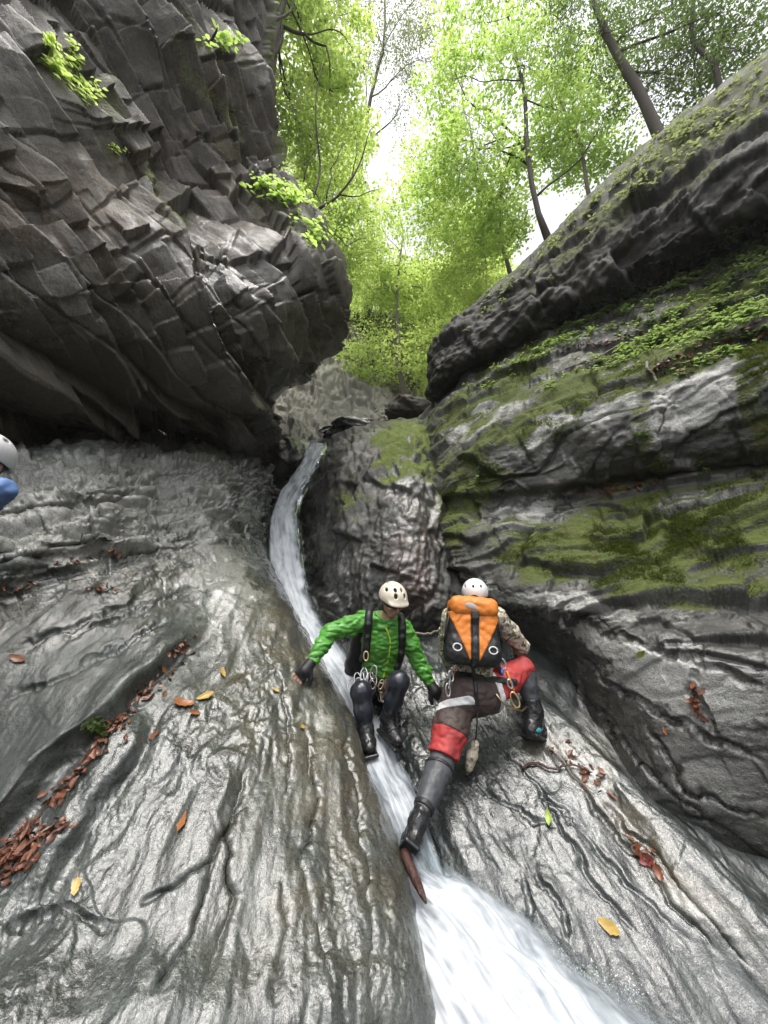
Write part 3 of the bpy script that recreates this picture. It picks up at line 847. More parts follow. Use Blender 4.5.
# ------------------------------------------------------------------ water
def water_mat():
    m, nt, b = mat_new('white_water')
    uv = attr(nt, 'flow').outputs['Vector']
    fo = attr(nt, 'foam').outputs['Fac']
    mp = nd(nt, 'ShaderNodeMapping', {'Vector': uv, 'Scale': (11.0, 0.9, 1.0)})
    n1 = noise(nt, mp.outputs[0], 2.4, 6, 0.6, 0.35)
    mp2 = nd(nt, 'ShaderNodeMapping', {'Vector': uv, 'Scale': (1.6, 0.7, 1.0)})
    n2 = noise(nt, mp2.outputs[0], 4.5, 5, 0.6, 0.6)
    den = mth(nt, 'ADD', mth(nt, 'MULTIPLY', n1, 0.62), mth(nt, 'MULTIPLY', n2, 0.62))
    den = mth(nt, 'ADD', den, mth(nt, 'MULTIPLY_ADD', fo, 1.05, -1.12))
    f1 = ramp(nt, den, 0.0, 0.50, 0.0, 0.97)
    nt.links.new(mixc(nt, ramp(nt, den, 0.25, 0.75), (0.25, 0.28, 0.31), (0.62, 0.64, 0.67)), b.inputs['Base Color'])
    b.inputs['Roughness'].default_value = 0.45
    b.inputs['IOR'].default_value = 1.33
    b.inputs['Subsurface Weight'].default_value = 0.0
    bp = nd(nt, 'ShaderNodeBump', {'Strength': 0.3, 'Distance': 0.015, 'Height': den})
    nt.links.new(bp.outputs[0], b.inputs['Normal'])
    gl = nd(nt, 'ShaderNodeBsdfGlossy', {'Color': (0.9, 0.95, 1, 1), 'Roughness': 0.08, 'Normal': bp.outputs[0]})
    tr = nd(nt, 'ShaderNodeBsdfTransparent', {'Color': (0.86, 0.9, 0.9, 1)})
    fr = nd(nt, 'ShaderNodeFresnel', {'IOR': 1.33, 'Normal': bp.outputs[0]})
    clear = nt.nodes.new('ShaderNodeMixShader')
    nt.links.new(mth(nt, 'MULTIPLY', fr.outputs[0], 0.35), clear.inputs[0]); nt.links.new(tr.outputs[0], clear.inputs[1]); nt.links.new(gl.outputs[0], clear.inputs[2])
    mx = nt.nodes.new('ShaderNodeMixShader')
    nt.links.new(f1, mx.inputs[0]); nt.links.new(clear.outputs[0], mx.inputs[1]); nt.links.new(b.outputs[0], mx.inputs[2])
    nt.links.new(mx.outputs[0], nt.nodes['Material Output'].inputs[0])
    return m

def water(name, rows, mat, lump, label, foam_mid=1.0, step=1.3, rocks=None, edge=0.55):
    """rows: (left px, right px, y left, y right, t left, t right, foam); a sheet lying in the channel"""
    W = []
    for xl, xr, yl, yr, tl, tr, fo in rows:
        W.append([np.append(P(xl + (xr - xl) * s, yl + (yr - yl) * s, tl + (tr - tl) * s - 0.07 * (1 - (2 * s - 1) ** 2)), [s, fo]) for s in (0, .25, .5, .75, 1)])
    ext = np.array(W)
    L = np.concatenate([[0], np.cumsum(np.linalg.norm(np.diff(ext[:, 2, :3], axis=0), axis=1))])
    wid = np.linalg.norm(ext[:, 4, :3] - ext[:, 0, :3], axis=1)
    ext = np.concatenate([ext, np.repeat(L[:, None, None], 5, 1), (wid[:, None] * (ext[:, :, 3] - 0.5))[..., None]], -1)
    px, py, f = pix(ext[..., :3])
    cr = [int(max(6, np.max(np.hypot(np.diff(px, axis=0), np.diff(py, axis=0))[i]) / step)) for i in range(len(rows) - 1)]
    cc = [int(max(8, np.max(np.hypot(np.diff(px, axis=1), np.diff(py, axis=1))[:, i]) / step)) for i in range(4)]
    G = _upsample(ext, cr, True)
    G = np.swapaxes(_upsample(np.swapaxes(G, 0, 1), cc, True), 0, 1)
    A = G[..., :3]
    s, fo, al, ac = G[..., 3], G[..., 4], G[..., 5], G[..., 6]
    N = face_cam(A)
    flow = np.stack([ac, al, np.zeros_like(al)], -1)
    q = flow.reshape(-1, 3)
    ew = 0.20 + 0.12 * perlin(np.stack([al.ravel() * 5, s.ravel() * 0 + 3.3, s.ravel() * 0], 1)).reshape(s.shape)
    edgem = np.minimum(sstep(s, 0, 0.12), sstep(1 - s, 0.0, np.maximum(0.06, 1.6 * ew)))
    d = fbm(q * np.array([9, 1.6, 1]), 3, 2.0, 0.45) * 0.6 + fbm(q * np.array([3.2, 2.2, 1]) + 9, 4, 2.0, 0.5) * 1.3
    d = d.reshape(s.shape) * lump * (0.25 + 0.75 * fo) * (0.3 + 0.7 * edgem)
    A = A + d[..., None] * N
    foam = fo * (1 - edge * (1 - edgem)) * foam_mid
    return tag(grid_obj(name, A, mat, {'flow': flow, 'foam': foam}, ref=-N), label, kind='structure')

def fall_bed():
    rows = []
    for xl, xr, y, t in ((300, 345, 440, 8.9), (290, 340, 458, 8.2), (280, 332, 475, 7.5), (266, 322, 492, 6.75), (258, 314, 515, 6.1), (252, 322, 545, 5.5), (256, 326, 580, 4.95), (270, 334, 612, 4.45), (290, 354, 650, 3.95), (318, 384, 700, 3.4)):
        rows.append([P(xl + (xr - xl) * s, y, t + 0.25 * abs(2 * s - 1) ** 2 * 0 + 0.10 * math.sin(9 * s + y)) for s in (0, .3, .6, 1)])
    A = net(rows, 1.6)
    A, rc, N = rocked(A, P(310, 450, 8) - P(290, 560, 5), 1.5, 0.4, 0.05, 0.03, crack=0.02, seed=61)
    k = masks(A, base=(0, 0.1, 0.6, 0.0)); k['rc'] = rc
    tag(grid_obj('streambed_rock', A, M_WETROCK, k, ref=-N), 'dark rock chute beneath the waterfall', 'rock', kind='structure')
fall_bed()
M_WATER = water_mat()
water('waterfall', [(310, 328, 443, 443, 7.3, 7.3, .95), (303, 324, 458, 458, 6.75, 6.75, .95), (293, 317, 474, 474, 6.3, 6.35, .9), (280, 307, 492, 490, 5.8, 5.95, .9), (271, 300, 512, 510, 5.4, 5.55, .95), (268, 304, 545, 540, 4.85, 5.1, 1), (270, 309, 580, 572, 4.35, 4.6, 1),
                 (284, 318, 615, 605, 3.85, 4.1, .95), (302, 340, 650, 640, 3.4, 3.6, .95), (326, 374, 700, 690, 3.0, 3.1, .9), (342, 402, 738, 738, 2.74, 2.77, .9), (362, 416, 775, 780, 2.42, 2.42, .9), (376, 436, 815, 822, 2.22, 2.18, .85),
                 (388, 450, 855, 860, 2.08, 2.02, .75), (394, 470, 885, 895, 1.95, 1.9, .7)], M_WATER, 0.036, 'white water pouring down the narrow chute')
water('stream', [(382, 442, 832, 840, 2.14, 2.09, .45), (388, 462, 866, 874, 1.98, 1.93, .75), (392, 515, 886, 902, 1.87, 1.81, 1), (396, 562, 910, 936, 1.77, 1.70, 1), (400, 610, 945, 975, 1.64, 1.58, 1), (402, 668, 985, 1020, 1.51, 1.45, 1), (402, 735, 1030, 1070, 1.39, 1.33, 1), (398, 820, 1090, 1130, 1.24, 1.20, 1), (380, 960, 1200, 1250, 1.07, 1.02, 1)],
      M_WATER, 0.06, 'foaming white pool at the foot of the chute')

# ------------------------------------------------------------------ the gorge downstream, behind the camera: unseen walls added to hold back light
def unseen_downstream():
    for name, sx, lab in (('cliff', -1, 'unseen cliff added down the gorge on the left to hold back light'), ('cliff', 1, 'unseen cliff added down the gorge on the right to hold back light')):
        rows = []
        for y in (0.7, -0.6, -2.5, -6.0, -11.0, -18.0):
            base = -1.0 + 0.55 * y
            rows.append([np.array([sx * (x + (0.4 if y < 1 else 0)), y, base + z]) for x, z in ((1.2, -1.6), (2.3, 0.2), (3.3, 1.2), (3.9, 3.0), (4.4, 4.8), (5.4, 6.4), (7.5, 7.6), (10.5, 8.6))])
        A = net(rows, 1.0)
        e1 = np.array([0, 1.0, 0.5])
        N = gnormals(A)
        if np.mean(N[..., 0]) * sx > 0:
            N = -N
        A = A + (0.25 * fbm(A.reshape(-1, 3) * 0.8, 4)).reshape(A.shape[0], A.shape[1], 1) * N
        z = np.zeros(A.shape[:2])
        o = grid_obj(name, A, M_WALL, {'rc': A, 'moss': z + .3, 'brown': z + .2, 'wet': z, 'lichen_and_light': z + .1}, ref=-N)
        tag(o, lab, 'cliff', kind='structure')
    ys = np.linspace(-18, 0.5, 60); xs = np.linspace(-4, 4, 40)
    X, Y = np.meshgrid(xs, ys)
    A = np.stack([X, Y, -3.1 + 0.62 * Y + 0.05 * X * X], -1)
    A[..., 2] += (0.2 * fbm(A.reshape(-1, 3) * 1.2, 4)).reshape(X.shape)
    z = np.zeros(X.shape)
    o = grid_obj('streambed_rock', A, M_SLAB, {'rc': A, 'moss': z, 'brown': z + .2, 'wet': z + .5, 'lichen_and_light': z}, ref=np.array([0, 0, -1.0]))
    tag(o, 'rocky stream bed further down the gorge', 'rock', kind='structure')
unseen_downstream()

_SP = {}
def surf_t(px, py, names=('left', 'slab', 'right', 'bulge', 'wall', 'top'), rad=2.5):
    """depth of the nearest built rock at a photo pixel"""
    best = 99.0
    for n in names:
        if n not in _SP:
            x, y, f = pix(SURF[n][0])
            _SP[n] = (x.ravel(), y.ravel(), f.ravel())
        x, y, f = _SP[n]
        m = (np.abs(x - px) < rad) & (np.abs(y - py) < rad) & (f > 0.3)
        if m.any():
            best = min(best, float(np.min(f[m])))
    return best

haze_m = bpy.data.materials.new('haze'); haze_m.use_nodes = True
_nt = haze_m.node_tree; _nt.nodes.clear()
_v = nd(_nt, 'ShaderNodeVolumePrincipled', {'Color': (0.96, 0.98, 0.95, 1), 'Density': 0.0013, 'Anisotropy': 0.3})
_nt.links.new(_v.outputs[0], _nt.nodes.new('ShaderNodeOutputMaterial').inputs['Volume'])
_V = np.array([[x, y, z] for x in (-95, 95) for y in (-22, 75) for z in (-20, 95)], float)
_o = mesh_np('haze', _V, [[0, 1, 3, 2], [4, 6, 7, 5], [0, 4, 5, 1], [2, 3, 7, 6], [0, 2, 6, 4], [1, 5, 7, 3]], haze_m, smooth=False)
tag(_o, kind='stuff')

def surf_at(px, py, names=('left', 'slab', 'right', 'bulge', 'wall', 'top'), rad=3.0):
    """the built rock seen at a photo pixel: point and outward normal"""
    best = (99.0, None, None)
    for n in names:
        surf_t(-999, -999, (n,))
        x, y, f = _SP[n]
        m = np.nonzero((np.abs(x - px) < rad) & (np.abs(y - py) < rad) & (f > 0.3))[0]
        if len(m):
            i = m[np.argmin(f[m])]
            if f[i] < best[0]:
                A, N = SURF[n]
                if 'n_' + n not in SURF:
                    SURF['n_' + n] = blur_grid(face_cam(A), 2).reshape(-1, 3)
                Ng = SURF['n_' + n]
                best = (float(f[i]), A.reshape(-1, 3)[i], Ng[i])
    return best[1], best[2]
# ------------------------------------------------------------------ trees
def leaf_mat(name, dark, lite, trans):
    m, nt, b = mat_new(name)
    t = attr(nt, 'tint').outputs['Fac']
    c = mixc(nt, t, dark, lite)
    c2 = mixc(nt, t, tuple(x * 0.88 for x in trans), trans)
    b.inputs['Roughness'].default_value = 0.45
    nt.links.new(c, b.inputs['Base Color'])
    tl = nd(nt, 'ShaderNodeBsdfTranslucent', {'Color': c2})
    mx = nt.nodes.new('ShaderNodeMixShader')
    mx.inputs[0].default_value = 0.78
    nt.links.new(b.outputs[0], mx.inputs[1]); nt.links.new(tl.outputs[0], mx.inputs[2])
    nt.links.new(mx.outputs[0], nt.nodes['Material Output'].inputs[0])
    return m

M_LEAF = leaf_mat('broad_leaf', (0.060, 0.110, 0.012), (0.120, 0.170, 0.018), (0.54, 0.73, 0.18))
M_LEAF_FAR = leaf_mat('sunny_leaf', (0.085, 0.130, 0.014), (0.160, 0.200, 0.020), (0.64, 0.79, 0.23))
M_LEAF_DARK = leaf_mat('needle_leaf', (0.030, 0.058, 0.018), (0.065, 0.100, 0.028), (0.16, 0.24, 0.06))
M_LEAF_GREY = leaf_mat('high_leaf', (0.060, 0.085, 0.030), (0.110, 0.130, 0.050), (0.24, 0.28, 0.11))
M_BARK = simple_mat('bark', (0.060, 0.048, 0.038), 0.85, 0.5, 25, 0.6, bdist=0.01)
M_BARK_PALE = simple_mat('pale_bark', (0.16, 0.135, 0.11), 0.85, 0.4, 25, 0.5, bdist=0.01)

def tubes(paths, sides=7):
    """paths: list of (points, radii) -> one vertex and face list"""
    V, F = [], []
    o = 0
    for pts, rad in paths:
        pts = np.asarray(pts, float)
        n = len(pts)
        rad = np.broadcast_to(np.asarray(rad, float), (n,)) if np.ndim(rad) else np.full(n, rad)
        T = np.gradient(pts, axis=0)
        T /= np.maximum(np.linalg.norm(T, axis=1, keepdims=True), 1e-9)
        ref = np.array([0.31, 0.17, 0.93]) if abs(T[0] @ np.array([0.31, 0.17, 0.93])) < 0.9 else np.array([1.0, 0, 0])
        a = np.cross(T, ref)
        for i in range(1, n):
            a[i] = a[i - 1] - T[i] * (a[i - 1] @ T[i])
            a[i] /= max(np.linalg.norm(a[i]), 1e-9)
        a[0] = a[0] / max(np.linalg.norm(a[0]), 1e-9)
        b = np.cross(T, a)
        th = np.linspace(0, 2 * math.pi, sides, endpoint=False)
        ring = pts[:, None] + rad[:, None, None] * (np.cos(th)[None, :, None] * a[:, None] + np.sin(th)[None, :, None] * b[:, None])
        V.append(ring.reshape(-1, 3))
        for i in range(n - 1):
            for k in range(sides):
                k2 = (k + 1) % sides
                F.append((o + i * sides + k, o + i * sides + k2, o + (i + 1) * sides + k2, o + (i + 1) * sides + k))
        V.append(pts[[0, -1]])
        c0, c1 = o + n * sides, o + n * sides + 1
        for k in range(0, sides):
            k2 = (k + 1) % sides
            F.append((c0, o + k2, o + k, c0)); F.append((c1, o + (n - 1) * sides + k, o + (n - 1) * sides + k2, c1))
        o += n * sides + 2
    return np.concatenate(V), F

def tube_obj(name, paths, mat, parent=None, sides=7):
    V, F = tubes(paths, sides)
    me = bpy.data.meshes.new(name)
    me.from_pydata(V.tolist(), [], [f if f[0] != f[3] else f[:3] for f in F])
    me.materials.append(mat)
    me.polygons.foreach_set('use_smooth', np.ones(len(me.polygons), bool))
    ob = bpy.data.objects.new(name, me)
    COL.objects.link(ob)
    if parent:
        ob.parent = parent
    return ob

def _sm(j):
    k = j.copy()
    for _ in range(2):
        k[1:-1] = (k[:-2] + 2 * k[1:-1] + k[2:]) / 4
    return k

def wander(a, b, n, amp, rng, droop=0.0):
    s = np.linspace(0, 1, n)[:, None]
    p = a * (1 - s) + b * s
    L = np.linalg.norm(b - a)
    j = np.cumsum(rng.normal(size=(n, 3)), 0)
    j -= j[0] + (j[-1] - j[0]) * s
    p = p + _sm(j) * amp * L / n
    p[:, 2] += (droop * L * s * (1 - s))[:, 0]
    return p

def leaves(centers, n_each, spread, flat, size, rng, tilt=0.5, asp=0.6, tint_v=0.22):
    """leaf sprays: flat clusters of small creased leaves"""
    nC = len(centers)
    C = np.repeat(centers, n_each, 0)
    k = len(C)
    sn = rng.normal(size=(nC, 3)) * 0.22 + np.array([0, 0, 1.0])
    sn /= np.linalg.norm(sn, axis=1, keepdims=True)
    sn = np.repeat(sn, n_each, 0)
    a = np.cross(sn, np.array([1.0, 0.13, 0.02])); a /= np.linalg.norm(a, axis=1, keepdims=True)
    b = np.cross(sn, a)
    th = rng.uniform(0, 2 * math.pi, k)
    sc = np.repeat(rng.uniform(0.6, 1.3, nC), n_each)
    r = spread * sc * np.sqrt(rng.uniform(0.01, 1, k))
    C = C + (np.cos(th) * r)[:, None] * a + (np.sin(th) * r)[:, None] * b + sn * (rng.normal(size=k) * flat)[:, None]
    C[:, 2] -= 0.25 * r * r / max(spread, 1e-6)
    n = sn + rng.normal(size=(k, 3)) * tilt
    n /= np.linalg.norm(n, axis=1, keepdims=True)
    d = rng.normal(size=(k, 3)); d -= n * (d * n).sum(1, keepdims=True)
    d /= np.linalg.norm(d, axis=1, keepdims=True)
    w = np.cross(n, d)
    L = (size * rng.uniform(0.6, 1.3, k))[:, None]
    v0 = C - d * L * 0.5
    v1 = C + w * L * asp * 0.5 - n * L * 0.10 - d * L * 0.08
    v2 = C + d * L * 0.5
    v3 = C - w * L * asp * 0.5 - n * L * 0.10 - d * L * 0.08
    V = np.stack([v0, v1, v2, v3], 1).reshape(-1, 3)
    q = np.arange(4 * k).reshape(k, 4)
    F = np.concatenate([q[:, [0, 1, 2]], q[:, [0, 2, 3]]])
    t = np.clip(np.repeat(rng.normal(0.5, tint_v, nC), n_each) + rng.normal(0, 0.15, k), 0, 1)
    return V, F, np.repeat(t, 4)

def make_tree(name, base, top, r0, blobs, seed, leafm, barkm, label, cat='tree', group=None, leaf=0.095, per=50, spread=0.38, bend=0.22, bare=(), asp=0.62, limb=0.34):
    """blobs: (centre, radii xyz, sprays) in world metres; every blob hangs on a limb of the trunk"""
    rng = np.random.RandomState(seed)
    base, top = np.asarray(base, float), np.asarray(top, float)
    root = empty(name, tuple(base), label, cat, group)
    trunk = wander(base - np.array([0, 0, 0.25]), top, 16, bend, rng)
    rad = r0 * (1 - np.linspace(0, 1, 16) * 0.78)
    rad[0] *= 1.35
    paths = [(trunk - base, rad)]
    cents = []
    for c, rr, ns in blobs:
        c = np.asarray(c, float)
        d = np.linalg.norm(trunk - c, axis=1) + 0.7 * np.maximum(0, trunk[:, 2] - c[2] + 0.2)
        d[:4] += 50
        i = int(np.argmin(d))
        lim = wander(trunk[i], c, 9, 0.55, rng, 0.12)
        paths.append((lim - base, rad[i] * limb * np.linspace(1.15, 0.35, 9)))
        u = rng.normal(size=(ns, 3)); u /= np.linalg.norm(u, axis=1, keepdims=True)
        s = c + u * np.asarray(rr) * rng.uniform(0.25, 1.0, (ns, 1)) ** 0.6
        cents.append(s)
        for q in s[::2]:
            j = rng.randint(3, 9)
            paths.append((wander(lim[j], q, 6, 0.7, rng, 0.1) - base, np.linspace(max(0.006, rad[i] * limb * 0.30), 0.003, 6)))
    for pts, ra, rb in bare:
        pts = np.array(pts)
        n = len(pts)
        fine = np.concatenate([wander(pts[k], pts[k + 1], 5, 0.5, rng)[:-1] for k in range(n - 1)] + [pts[-1:]])
        paths.append((fine - base, np.linspace(ra, rb, len(fine))))
    t = tube_obj('trunk', paths, barkm, root, 6)
    if cents:
        V, F, ti = leaves(np.concatenate(cents) - base, per, spread, 0.05, leaf, rng, asp=asp)
        mesh_np('crown', V, F, leafm, {'tint': ti}, smooth=False, parent=root)
    return root

def blobs_px(lst):
    return [(P(x, y, t), (rx * 1.1, rx * 1.1, rz * 1.25), int(n * 1.25)) for x, y, t, rx, rz, n in lst]

def ground_z(x, y):
    A = SURF['ground'][0]
    d = (A[..., 0] - x) ** 2 + (A[..., 1] - y) ** 2
    return float(A[..., 2].ravel()[np.argmin(d)])

GR = 'broadleaf trees on the rim of the gorge'
# right rim
make_tree('broadleaf_tree', P(548, 236, 8.2), P(498, -90, 10.5), 0.07, blobs_px([
    (455, 80, 9.5, 1.0, .5, 26), (470, 150, 9.0, 1.0, .5, 28), (500, 190, 9.2, .8, .4, 22), (440, 200, 10, 1.1, .6, 30), (520, 60, 9.5, 1.0, .6, 24), (560, 110, 9.5, .9, .5, 22),
    (470, 20, 10.5, 1.2, .6, 26), (540, -10, 10, 1.2, .6, 24), (500, 230, 9.4, .7, .4, 20), (490, -70, 11, 1.5, .8, 30)]), 3, M_LEAF, M_BARK,
    'slender dark trunk leaning left over the middle of the gorge, branching into bright green sprays', 'tree', GR,
    bare=[([P(522, 150, 8.9), P(490, 110, 9), P(455, 72, 9.2)], .035, .008), ([P(528, 165, 8.8), P(500, 150, 8.8), P(462, 112, 8.9)], .03, .006), ([P(538, 195, 8.6), P(580, 160, 9.2), P(600, 110, 9.6)], .03, .006)])
make_tree('conifer', P(664, 146, 7.6), P(568, -60, 9.6), 0.115, blobs_px([
    (600, 30, 8.5, .9, .4, 26), (650, 20, 8.5, 1.0, .5, 28), (690, 50, 8.3, .9, .4, 26), (640, 90, 8.6, .8, .35, 24), (560, 20, 9.5, 1.0, .5, 22), (720, 15, 8.0, 1.0, .5, 26), (620, -40, 9, 1.3, .6, 26), (700, -50, 8.5, 1.3, .6, 26)]),
    5, M_LEAF_DARK, M_BARK, 'thick dark trunk leaning left at the upper right with dark green foliage', 'tree', GR, leaf=0.075, per=60, asp=0.4, bend=0.08)
make_tree('broadleaf_tree', P(716, 104, 7.6), P(655, -70, 9.0), 0.06, blobs_px([
    (700, 90, 8.0, .6, .3, 14), (740, 30, 7.8, .9, .4, 24), (676, 10, 8.6, .9, .4, 20), (752, 58, 7.6, .5, .25, 10)]), 6, M_LEAF_DARK, M_BARK,
    'thin trunk just right of the thick leaning one, nearest the upper right corner', 'tree', GR, leaf=0.07, per=60)
make_tree('broadleaf_tree', P(590, 204, 9.0), P(548, 20, 11.5), 0.05, blobs_px([
    (585, 150, 9.6, .8, .4, 22), (560, 90, 10.4, .9, .5, 26), (600, 120, 10, .8, .4, 20), (615, 165, 9.4, .5, .3, 14), (545, 150, 10, .8, .4, 22), (590, 60, 10.6, 1, .5, 22)]), 8, M_LEAF, M_BARK_PALE,
    'thin pale stem standing between the slender dark trunk and the thick leaning one', 'tree', GR)
make_tree('broadleaf_tree', P(512, 278, 10.2), P(452, 60, 13.5), 0.06, blobs_px([
    (480, 240, 11, .9, .5, 30), (450, 250, 11.5, 1.0, .6, 34), (420, 210, 12, 1.2, .6, 36), (470, 180, 12, 1.2, .6, 34), (430, 150, 12.6, 1.0, .6, 24), (500, 220, 11, .8, .5, 26), (455, 290, 11.5, .9, .5, 30), (485, 300, 10.8, .6, .4, 20)]), 9, M_LEAF_FAR, M_BARK_PALE,
    'pale thin tree rising behind the left end of the upper right rock', 'tree', GR)
# left rim
make_tree('broadleaf_tree', P(300, 226, 5.7), P(323, 62, 6.2), 0.026, blobs_px([
    (285, 200, 5.8, .35, .18, 12), (312, 226, 5.8, .30, .14, 10), (335, 225, 6.0, .25, .12, 6)]), 12, M_LEAF, M_BARK,
    'bare dark sapling rooted on the nose of the overhang', 'tree', GR, leaf=0.06, spread=0.16, per=26, bend=0.25,
    bare=[([P(316, 212, 5.8), P(338, 196, 5.9), P(362, 158, 6.1), P(372, 128, 6.2)], .024, .006), ([P(326, 205, 5.85), P(330, 170, 6), P(345, 140, 6.1)], .014, .004),
          ([P(340, 195, 5.9), P(360, 196, 6), P(384, 188, 6.1)], .012, .003), ([P(304, 180, 5.8), P(316, 150, 5.9), P(330, 128, 6.0)], .010, .003),
          ([P(330, 232, 5.9), P(346, 246, 6.0), P(366, 238, 6.1)], .012, .003), ([P(352, 176, 6), P(356, 150, 6.1), P(352, 120, 6.2)], .010, .003)])
make_tree('broadleaf_tree', P(262, 90, 6.6), P(300, -120, 8.0), 0.075, blobs_px([
    (300, 30, 8, .8, .5, 30), (330, 90, 8.5, .8, .5, 30), (290, 110, 8.2, .7, .5, 28), (340, 20, 8.5, .7, .4, 20), (310, 160, 9.0, .8, .5, 30), (280, 0, 8, .8, .5, 24), (300, -60, 8.5, 1.2, .6, 26), (345, 130, 9.5, .7, .5, 20)]), 13, M_LEAF_FAR, M_BARK,
    'bright green tree behind the top of the left cliff with a dark bough reaching right', 'tree', GR,
    bare=[([P(266, 62, 6.7), P(282, 26, 6.9), P(305, 34, 7.0), P(326, 46, 7.1), P(330, 78, 7.2)], .045, .010), ([P(268, 40, 6.8), P(290, 12, 7.0), P(300, -20, 7.2)], .03, .012), ([P(305, 34, 7.0), P(335, 30, 7.2), P(352, 48, 7.3)], .016, .004)])
make_tree('broadleaf_tree', P(300, 250, 10.5), P(330, -40, 13.5), 0.10, blobs_px([
    (330, 200, 11, .9, .6, 40), (310, 150, 11, .9, .6, 36), (350, 230, 11.5, .9, .6, 38), (345, 150, 12, .8, .6, 24), (300, 90, 12, 1.1, .6, 34), (340, 270, 11.5, .9, .6, 36), (330, 60, 12.5, .8, .6, 24), (350, 185, 12, .5, .4, 14)]), 15, M_LEAF_FAR, M_BARK,
    'leafy tree behind the nose of the overhang filling the gap with yellow green', 'tree', GR)
# high thin canopy over the gap
make_tree('broadleaf_tree', P(360, 330, 15.0), P(388, -60, 19.5), 0.16, blobs_px([
    (390, 20, 17, 1.9, .7, 46), (420, 60, 16.5, 1.3, .5, 26), (365, -20, 17, 2, .8, 36), (430, -20, 17, 2, .8, 40), (400, 100, 16.5, 1.0, .4, 12), (360, 50, 16, 0.9, .4, 14)]), 17, M_LEAF_GREY, M_BARK,
    'tall tree whose thin grey green top crosses the white gap of sky', 'tree', GR, leaf=0.085, per=46, spread=0.5)

# forest up the valley: copies of three grown trees
FG = 'trees climbing the valley beyond the fall'
protos = []
for k, (sd, h, wdt) in enumerate(((21, 9.0, 2.6), (22, 11.0, 2.4), (23, 7.5, 2.8))):
    rng = np.random.RandomState(sd)
    bl = []
    for i in range(15):
        z = rng.uniform(0.22, 1.0) * h
        r = wdt * (1.05 - 0.6 * abs(z / h - 0.55)) * rng.uniform(0.25, 0.85)
        a = rng.uniform(0, 6.28)
        bl.append(((r * math.cos(a), r * math.sin(a), z), (1.0, 1.0, 0.5), 15))
    protos.append(make_tree('valley_tree', (0, 0, 0), (0.3, 0.2, h * 0.97), 0.11, bl, sd, M_LEAF_FAR, M_BARK_PALE,
                            'x', 'tree', FG, leaf=0.12, per=40, spread=0.5))
spots = [(0.7, 10.0), (-0.9, 11.2), (2.3, 11.5), (0.6, 13.2), (-2.6, 13.0), (3.8, 13.8), (1.9, 15.5), (-0.8, 16.0), (-4.0, 16.5), (5.6, 16.5), (3.4, 18.5), (0.8, 19.5), (-2.4, 20.0), (7.8, 20.0), (5.6, 22.5), (1.9, 24.0), (-4.8, 23.0), (-1.0, 27.0), (4.6, 28.0), (9.5, 26.0)]
VL = ['pale stemmed valley tree right above the grey rounded boulder', 'leafy valley tree just beyond the overhang nose']
rng = np.random.RandomState(99)
for i, (x, y) in enumerate(spots):
    p = protos[i % 3]
    if i >= 3:
        c = p.copy(); COL.objects.link(c)
        for ch in p.children:
            d = ch.copy(); COL.objects.link(d); d.parent = c
        p = c
    p.location = (x, y, ground_z(x, y) - 0.1)
    p.rotation_euler = (0, 0, rng.uniform(0, 6.28))
    s = rng.uniform(0.85, 1.2)
    p.scale = (s, s, s)
    p['label'] = 'yellow green tree among those climbing the valley beyond the fall'
# ------------------------------------------------------------------ people: one continuous body each, clothes as shells over it
def unit(v):
    v = np.asarray(v, float)
    return v / max(np.linalg.norm(v), 1e-9)

